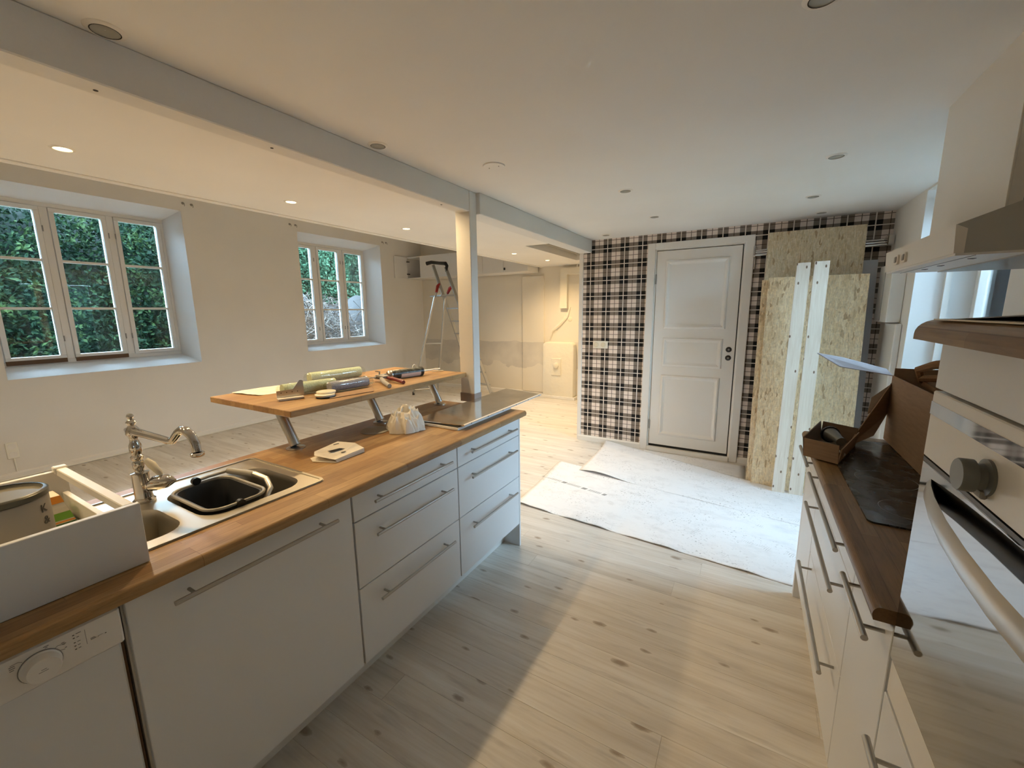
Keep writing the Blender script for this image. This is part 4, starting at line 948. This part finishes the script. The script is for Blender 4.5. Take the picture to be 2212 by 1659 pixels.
# printed characters on near sheet
P0, P1 = V(-1.652, 3.355, .0), V(-.967, 3.224, .0); dr = (P1-P0); L_ = dr.length; dr.normalize(); nr = V(-dr.y, dr.x, 0)
pr = B(); t_ = .03; rng = random.Random(2)
segs = [(.03, .26, 0), (.265, .315, 1), (.33, .475, 0), (.49, .54, 1), (.565, .70-.0, 0), (.70+.01, .745-.0, 1)]
segs = [(a*L_/.75, b_*L_/.75, k) for a, b_, k in segs]
for a, b_, bold in segs:
    t_ = a
    while t_ < b_-.006:
        w_ = (.014 if bold else .006); c0 = P0+dr*t_
        sk_ = dr*.012
        pr.quadbox([V(c0.x, c0.y, .0034), V(*(c0+dr*w_))[:] and V((c0+dr*w_).x, (c0+dr*w_).y, .0034), V((c0+dr*w_+nr*.034+sk_).x, (c0+dr*w_+nr*.034+sk_).y, .0034), V((c0+nr*.034+sk_).x, (c0+nr*.034+sk_).y, .0034)], (0, 0, 1), .0002)
        t_ += w_+(.002 if bold else .009)
pr.obj('printed_row', 'ink_grey', ps1, origin=None)

# ================================================================ RIGHT RUN
RX = .305
def rcab(name, label, y0, y1):
    t = thing(name, label, 'cabinet', (.62, (y0+y1)/2, 0), 'right hand base cabinets')
    b = B(); b.box(.325, .93, y0, y0+.016, .16, .876); b.box(.325, .93, y1-.016, y1, .16, .876); b.box(.325, .93, y0+.016, y1-.016, .16, .176); b.box(.915, .93, y0+.016, y1-.016, .176, .876); b.obj('carcass', 'white', t)
    for px, py in ((.42, y0+.05), (.42, y1-.05), (.86, y0+.05), (.86, y1-.05)): B().lathe([(.025, 0), (.02, .01), (.018, .15), (.03, .16)], (px, py, 0), n=12).obj('foot', 'black', t)
    B().box(.3255, .329, y0+.002, y1-.002, .18, .87).obj('backing', 'gap', t)
    return t
def rdrawers(t, y0, y1, zs, hy, hs):
    for (za, zb), hz in zip(zs, hs):
        f = B().box(RX, .324, y0+.002, y1-.002, za, min(zb, .885), .0015).obj('drawer', 'front', t)
        if hz: bar_handle(f, .262, hy[0], hy[1], hz, .043, .007)
ZD = ((.770, .885), (.478, .767), (.163, .475))
t = rcab('drawer_cabinet', 'wide white three drawer cabinet on the right below the hob', 1.386, 2.128); rdrawers(t, 1.386, 2.128, ZD, (1.423, 2.085), (.853, .720, .438))
t = rcab('drawer_cabinet', 'narrow far white cabinet on the right under the small cardboard tray', 2.130, 2.50); rdrawers(t, 2.130, 2.50, ((.770, .885), (.163, .767)), (2.163, 2.47), (.86, None))
t = rcab('drawer_cabinet', 'narrow white cabinet on the right beside the tall oven cabinet', 1.052, 1.384); rdrawers(t, 1.050, 1.384, ((.163, .885),), (1.052, 1.306), (.848,))
o = B().box(RX, .93, 2.502, 2.535, 0, .88, .0015).obj('end_panel', 'front', None, origin=(.6, 2.52, 0)); tag(o, 'white end panel at the far end of the right hand cabinets', 'panel')
o = B().box(.365, .38, -.6, 2.50, 0, .155, .001).obj('plinth', 'plinth', None, origin=(.37, 1, 0)); tag(o, 'white plinth strip below the right hand cabinets', 'plinth')
# right worktop: main piece + nose running past the tall cabinet
bb = B(); r = .014; x0 = .272
def nose(bb, y0, y1):
    prof = [(x0+.003, .888), (x0+.03, .888), (x0+.03, .92)]+[(x0+r-r*math.sin(a), .92-r*1.4+r*1.4*math.cos(a)) for a in [PI/2*k/6 for k in range(7)]]
    bb.prism(prof, 'y', y0, y1)
nose(bb, 1.066, 2.56); bb.box(x0+.03, .949, 1.066, 2.56, .888, .92)
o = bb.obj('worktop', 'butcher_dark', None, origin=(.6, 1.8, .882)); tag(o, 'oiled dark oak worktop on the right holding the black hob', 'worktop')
o = B().prism(rrect(.344, .86, 1.508, 2.47, .02), 'z', .9203, .9262).obj('cooking_hob', 'hob', None, origin=(.6, 1.78, .9203)); tag(o, 'dusty black ceramic hob set in the right hand worktop', 'hob')
for (a, b_, rr) in ((.47, 1.65, .075), (.47, 1.92, .09), (.73, 1.65, .09), (.73, 1.92, .07)): B().lathe([(rr, .0262-.0199), (rr-.002, .0064)], (a, b_, .9203), n=32, cap=False).obj('cooking_zone_ring', 'ink_grey', o)
# tall oven cabinet
OX = RX; TY = 1.046
oc = thing('oven_cabinet', 'waist high white cabinet housing the oven at the right edge', 'cabinet', (.65, .7, 0))
b = B(); b.box(.325, .949, 1.030, TY, .16, 1.489); b.box(.325, .949, .40, .418, .16, 1.489); b.box(.325, .949, .418, 1.030, .16, .178); b.box(.325, .949, .418, 1.030, 1.471, 1.489); b.box(.935, .949, .418, 1.030, .178, 1.471); b.obj('carcass', 'white', oc)
B().box(OX, .324, .40, TY, 1.402, 1.489, .0015).obj('top_front', 'front', oc)
B().box(OX, .324, .40, TY-.002, .163, .745, .0015).obj('oven_drawer', 'front', oc)
B().box(OX+.0035, .324, .40, TY-.001, .748, .826, .001).obj('filler_strip', 'enamel', oc)
bar_handle(oc, .262, .40, .950, .700, .043, .007)
b = B(); prof = [(.268, 1.491), (.949, 1.491), (.949, 1.527)]+[(.268+.03-.03*math.sin(a), 1.527-.026+.026*math.cos(a)) for a in [PI/2*k/6 for k in range(7)]]
b.prism([(p[0], p[1]) for p in prof], 'y', .34, 1.062)
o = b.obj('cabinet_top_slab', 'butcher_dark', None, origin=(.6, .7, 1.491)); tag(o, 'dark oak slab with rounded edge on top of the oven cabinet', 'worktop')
ov = thing('built_in_oven', 'built-in oven with mirror glass door and one large grey knob', 'oven', (.6, .7, .83))
B().box(.326, .90, .43, 1.02, .84, 1.39, .003).obj('oven_body', 'gap', ov)
fc_ = B().box(OX-.001, .325, .405, TY, 1.272, 1.397, .002).obj('fascia', 'enamel', ov)
B().box(OX-.0017, OX-.0011, .41, TY, 1.353, 1.377).obj('display_strip', 'ovenglass', fc_)
kc = (OX-.001, .806, 1.313)
B().lathe([(.026, 0), (.026, .004), (.019, .006), (.018, .014), (.0235, .016), (.0235, .030), (.022, .032), (.001, .0322)], kc, (-1, 0, 0), 32).obj('knob', 'knobgrey', fc_, True)
B().box(OX-.0095, OX-.0015, .795, .817, 1.283, 1.296, .002).obj('knob_stop', 'gap', fc_)
dg_ = B().box(OX, .325, .405, TY+.0005, .829, 1.262, .002).obj('oven_door', 'ovenglass', ov)
B().box(OX-.001, .32, .405, TY-.004, 1.2635, 1.2705).obj('door_seal', 'black', ov)
hp_ = [(.305, .995, 1.222), (.297, .965, 1.220), (.288, .915, 1.217), (.278, .83, 1.213), (.272, .74, 1.210), (.269, .65, 1.209), (.270, .56, 1.210), (.285, .47, 1.215), (.305, .44, 1.222)]
rs = []
for i, p in enumerate(hp_):
    p = Vector(p); w_ = .019
    rs.append([p+V(0, 0, w_), p+V(-.005, 0, w_*.6), p+V(-.007, 0, -w_*.3), p+V(-.003, 0, -w_), p+V(.003, 0, -w_), p+V(.005, 0, w_*.5)])
B().rings(rs).obj('door_handle', 'handle', dg_, True)
# booklet on slab
bk_ = thing('folded_leaflet', 'grey folded leaflet curling on top of the oven cabinet slab', 'leaflet', (.45, .8, 1.5272))
b = B(); rs = []
for i in range(13):
    u = i/12; rs.append([(.285+.02*math.sin(u*3), 1.00-.55*u, 1.5282+.020*math.sin(u*PI)**.8*(.3+.7*u)), (.60, 1.03-.52*u, 1.5282+.012*math.sin(u*PI))])
for a, c in zip(rs, rs[1:]):
    b.bm.faces.new([b.bm.verts.new(p) for p in (a[0], a[1], c[1], c[0])])
bmesh.ops.remove_doubles(b.bm, verts=b.bm.verts, dist=1e-5)
o = b.obj('cover_sheet', 'ink_grey', bk_); sm = o.modifiers.new('s', 'SOLIDIFY'); sm.thickness = .0015
B().quadbox([(.278, 1.01, 1.5275), (.60, 1.04, 1.5275), (.60, .50, 1.5275), (.30, .46, 1.5275)], (0, 0, 1), .002).obj('inner_sheets', 'card_white', bk_)

# hood
hd = thing('cooker_hood', 'white cooker hood with switches over the hob by the right window', 'cooker hood', (.7, 2.0, 1.7))
y0, y1 = 1.60, 2.28; hx = .458
b = B(); b.rings([[(hx, yy, 1.692), (hx+.02, yy, 1.692), (hx+.02, yy, 1.755), (hx-.004, yy, 1.768)] for yy in (y0, y1)]); b.obj('front_panel', 'enamel', hd)
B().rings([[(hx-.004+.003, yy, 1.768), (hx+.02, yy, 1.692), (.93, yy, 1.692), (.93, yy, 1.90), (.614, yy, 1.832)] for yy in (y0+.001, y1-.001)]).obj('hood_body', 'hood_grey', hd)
B().box(hx+.004, .93, y0+.002, y1-.002, 1.686, 1.692).obj('underside_pan', 'white', hd)
B().box(hx+.15, .92, y0+.04, y1-.03, 1.682, 1.6865).obj('grease_filter', 'filter', hd)
B().box(hx+.045, hx+.047, y0+.01, y1-.01, 1.6848, 1.6862).obj('pan_seam', 'ink_grey', hd)
for yy in (1.95, 2.10, 1.72): B().prism([(hx+.065, yy), (hx+.08, yy-.012), (hx+.08, yy+.012)], 'z', 1.6845, 1.6862).obj('pan_slot', 'ink', hd)
for yy in (2.02, 2.11):
    B().prism([(p[0], p[1]) for p in rrect(yy-.022, yy+.022, 1.708, 1.744, .008, 4)], 'x', hx-.008, hx+.002).obj('switch_bezel', 'enamel', hd)
    B().box(hx-.011, hx-.007, yy-.011, yy+.011, 1.715, 1.737, .002).obj('rocker_switch', 'gap', hd)
cx0 = .614
B().box(cx0, cx0+.006, 1.825, 2.43, 1.80, ZC, .001).obj('chimney_front', 'enamel', hd)
B().box(cx0+.006, cx0+.035, 1.825, 1.831, 1.80, ZC).obj('chimney_flange', 'enamel', hd); B().box(cx0+.006, cx0+.035, 2.424, 2.43, 1.80, ZC).obj('chimney_flange', 'enamel', hd)
B().box(cx0+.04, .90, 1.86, 2.40, 1.88, ZC-.002).obj('chimney_shade_block', 'black', hd)  # black colour stands in for the unlit inside of the open chimney cover

# big cardboard box (open) on the hob
bx_ = thing('cardboard_box', 'tall open brown cardboard box standing on the hob', 'box', (.72, 2.29, .9265))
z0, z1 = .9278, 1.235; X0, X1, Y0, Y1 = .592, .86, 2.03, 2.55; th = .005
B().box(X0, X0+th, Y0, Y1, z0, z1).obj('side_panel', 'card', bx_); B().box(X1-th, X1, Y0, Y1, z0, z1+.02).obj('side_panel', 'card_in', bx_)
B().box(X0+th, X1-th, Y0, Y0+th, z0, z1).obj('end_flap_panel', 'card', bx_); B().box(X0+th, X1-th, Y1-th, Y1, z0, z1+.035).obj('end_flap_panel', 'card', bx_); B().box(X0+th, X1-th, Y0+th, Y1-th, z0, z0+th).obj('bottom_panel', 'card_in', bx_)
B().quadbox([(.592, 2.55, 1.232), (.40, 2.60, 1.258), (.318, 2.74, 1.310), (.43, 2.76, 1.29), (.60, 2.70, 1.245)], (0, 0, 1), .004).obj('grey_flap', 'card_grey', bx_)
B().quadbox([(.592, 2.54, 1.20), (.592, 2.545, 1.05), (.53, 2.43, .965), (.425, 2.33, .925), (.45, 2.36, .975), (.53, 2.46, 1.10)], (-.5, .5, 0), .004).obj('side_flap', 'card', bx_)
B().quadbox([(.592, 2.55, 1.19), (.592, 2.552, 1.12), (.535, 2.60, 1.03), (.545, 2.62, 1.11)], (-.5, .5, 0), .004).obj('end_flap', 'card_in', bx_)
B().quadbox([(X1-.01, 2.1, 1.24), (X1-.01, 2.52, 1.24), (X1+.05, 2.50, 1.30), (X1+.05, 2.14, 1.30)], (1, 0, 0), .004).obj('rear_flap', 'card_in', bx_)
B().quadbox([(.66, 2.2, 1.205), (.80, 2.2, 1.19), (.80, 2.42, 1.20), (.66, 2.42, 1.215)], (0, 0, 1), .02).obj('wrapped_contents', 'kraft', bx_)
kp = thing('kraft_paper_wrap', 'crumpled brown kraft paper bag sticking out of the cardboard box', 'paper bag', (.72, 2.35, 1.22))
B().tube([(.66, 2.42, 1.23), (.64, 2.40, 1.285), (.67, 2.33, 1.315), (.72, 2.24, 1.335), (.80, 2.18, 1.34)], [.012, .016, .018, .02, .02], 8).obj('paper_handle', 'kraft', kp, False)
B().tube([(.655, 2.41, 1.245), (.70, 2.32, 1.262), (.78, 2.2, 1.268)], [.014, .016, .02], 7).obj('paper_fold', 'kraft', kp, False)
# small cardboard tray with fittings
sb = thing('cardboard_tray', 'small open cardboard tray of fittings on the far worktop corner', 'box', (.32, 2.23, .9205))
T0 = [V(.235, 2.09, .9268), V(.345, 2.03, .9268), V(.455, 2.36, .9268), V(.335, 2.44, .9268)]
hgt = .08
for i in range(4):
    a, c = T0[i], T0[(i+1) % 4]; o_ = V((c-a).y, -(c-a).x, 0).normalized()*.018
    hh = hgt*(1.0 if i != 1 else .8)
    B().quadbox([a, c, c+o_*(.5)+V(0, 0, hh), a+o_*.5+V(0, 0, hh)], -o_, .004).obj('tray_side', 'card' if i in (0, 1) else 'card_in', sb)
B().quadbox([p+V(0, 0, .0005) for p in T0], (0, 0, 1), .003).obj('tray_bottom', 'card_in', sb)
q_ = thing('pipe_fitting', 'dark tapered plastic fitting lying in the cardboard tray', 'fitting', (.36, 2.29, .95)); B().tube([(.355, 2.31, .976), (.36, 2.29, .980), (.372, 2.25, .975), (.380, 2.225, .970)], [.032, .026, .020, .020], 18).obj('fitting_body', 'knobgrey', q_, True); B().tube([(.352, 2.325, .976), (.354, 2.315, .976)], [.038, .038], 18).obj('fitting_flange', 'black', q_, True)
rng = random.Random(9)
for k in range(8):
    c = V(.33+rng.uniform(-.03, .05), 2.17+rng.uniform(-.05, .06), .932+rng.uniform(0, .025)); d_ = V(rng.uniform(-1, 1), rng.uniform(-1, 1), rng.uniform(-.2, .4)).normalized()
    o = B().tube([c-d_*.012, c+d_*.010, c+d_*.011, c+d_*.016], [.003, .003, .007, .006], 8).obj('metal_screw', 'steel', None, True, origin=c); tag(o, 'small metal screw in the cardboard tray', 'screw', 'loose screws in the cardboard tray')

# ================================================================ OUTSIDE
gd = B().box(-30, 30, -20, 40, -.6, -.45).obj('ground', 'soil'); gd['kind'] = 'structure'
def foliage(name, m, box, n, size, seed, label, cat, core=True, coremat='leaf_core', bias=None):
    rs_ = np.random.RandomState(seed); x0, x1, y0, y1, z0, z1 = box
    t = thing(name, label, cat, ((x0+x1)/2, (y0+y1)/2, -.45))
    c = rs_.rand(n, 3)*np.array([x1-x0, y1-y0, z1-z0])+np.array([x0, y0, z0])
    c[:, 0] += .22*np.sin(c[:, 1]*2.3+c[:, 2]*1.7)+.15*np.sin(c[:, 1]*5.1-c[:, 2]*3.9)
    d = rs_.randn(n, 3); d /= np.linalg.norm(d, axis=1)[:, None]; e = rs_.randn(n, 3); e -= (e*d).sum(1)[:, None]*d; e /= np.linalg.norm(e, axis=1)[:, None]
    s_ = size*(.6+.8*rs_.rand(n))[:, None]
    off = np.array([(x0+x1)/2, (y0+y1)/2, -.45])
    nn = np.cross(d, e)
    v = np.stack([c-d*s_, c+e*s_*.5+nn*s_*.15, c+d*s_, c-e*s_*.5+nn*s_*.15], 1).reshape(-1, 3)-off
    f = [(4*i, 4*i+1, 4*i+2, 4*i+3) for i in range(n)]
    me = bpy.data.meshes.new('foliage'); me.from_pydata(v.tolist(), [], f); me.materials.append(M[m]); o = bpy.data.objects.new('foliage', me); COL.objects.link(o); o.parent = t; o['kind'] = 'stuff'
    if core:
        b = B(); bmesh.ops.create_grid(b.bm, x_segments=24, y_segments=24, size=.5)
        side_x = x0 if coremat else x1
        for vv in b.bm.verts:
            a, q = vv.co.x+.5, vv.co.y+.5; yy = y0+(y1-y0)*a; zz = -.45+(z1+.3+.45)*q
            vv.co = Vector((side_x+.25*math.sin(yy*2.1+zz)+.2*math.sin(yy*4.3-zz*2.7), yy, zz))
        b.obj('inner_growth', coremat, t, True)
    return t
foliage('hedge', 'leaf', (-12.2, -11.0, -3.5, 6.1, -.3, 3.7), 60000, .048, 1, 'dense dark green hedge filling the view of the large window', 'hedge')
foliage('tree', 'leaf_light', (-14.2, -12.6, 6.0, 15.0, 1.2, 5.3), 50000, .055, 2, 'pale green leafy tree behind the brushwood seen in the small window', 'tree')
# dark timber fence behind brush
fn = thing('timber_fence', 'dark horizontal timber fence behind the brushwood pile', 'fence', (-11.0, 9.5, -.45))
for k in range(9): B().box(-11.05, -11.0, 6.5, 13.5, -.3+k*.24, -.3+k*.24+.21, .01).obj('fence_board', 'shed', fn)
for yy in (6.6, 8.9, 11.2, 13.4): B().box(-11.15, -11.05, yy-.05, yy+.05, -.45, 2.0).obj('fence_post', 'shed', fn)
# brush pile
def sticks(name, n, box, seed, label):
    rs_ = np.random.RandomState(seed); x0, x1, y0, y1, z0, z1 = box; vs, fs = [], []
    off = np.array([(x0+x1)/2, (y0+y1)/2, -.45])
    for i in range(n):
        c = np.array([x0+(x1-x0)*rs_.rand(), y0+(y1-y0)*rs_.rand(), 0]); top = z0+(z1-z0)*(.75+.25*math.sin(c[1]*3.1)); c[2] = z0+(top-z0)*rs_.rand()**.7
        d_ = rs_.randn(3)*np.array([.6, 1, .55]); d_ /= np.linalg.norm(d_); L = rs_.uniform(.15, .75); r_ = rs_.uniform(.004, .013)
        bend = rs_.randn(3)*.08*L; u = np.cross(d_, [0, 0, 1.]); u /= np.linalg.norm(u)+1e-6; w = np.cross(d_, u); k0 = len(vs)
        for t_, kk in ((-1, 1), (0, .8), (1, .35)):
            p = c+d_*L*t_*.5+bend*(1-t_*t_)
            for a in range(3): vs.append(p+(u*math.cos(2.094*a)+w*math.sin(2.094*a))*r_*kk-off)
        for s_ in (0, 3):
            for a in range(3): b_ = (a+1) % 3; fs.append((k0+s_+a, k0+s_+b_, k0+s_+3+b_, k0+s_+3+a))
    me = bpy.data.meshes.new(name); me.from_pydata([tuple(v) for v in vs], [], fs); me.materials.append(M['twig']); t = thing(name, label, 'brushwood', tuple(off)); o = bpy.data.objects.new('twigs', me); COL.objects.link(o); o.parent = t; o['kind'] = 'stuff'; return t
bp = sticks('brushwood_pile', 6500, (-9.9, -8.6, 5.6, 10.5, -.4, 1.95), 4, 'big heap of dry twigs and branches outside the small window')
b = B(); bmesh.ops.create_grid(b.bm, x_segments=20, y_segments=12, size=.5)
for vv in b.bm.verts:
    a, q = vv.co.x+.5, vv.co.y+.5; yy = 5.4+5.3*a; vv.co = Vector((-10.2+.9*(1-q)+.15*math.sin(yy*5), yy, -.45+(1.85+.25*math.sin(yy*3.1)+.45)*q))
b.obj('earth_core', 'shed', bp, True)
foliage('tree', 'leaf_light', (3.6, 5.6, 8.5, 15.0, -.2, 3.6), 16000, .10, 5, 'green tree seen through the right window', 'tree', coremat='leaf_core')
foliage('hedge', 'leaf', (6.2, 7.4, -3.0, 8.4, -.3, 2.25), 20000, .08, 8, 'green hedge added outside the glazed door to block the low sky', 'hedge')  # added hedge, keeps the low sky out of the room and its reflections
print('objects', len(bpy.data.objects))
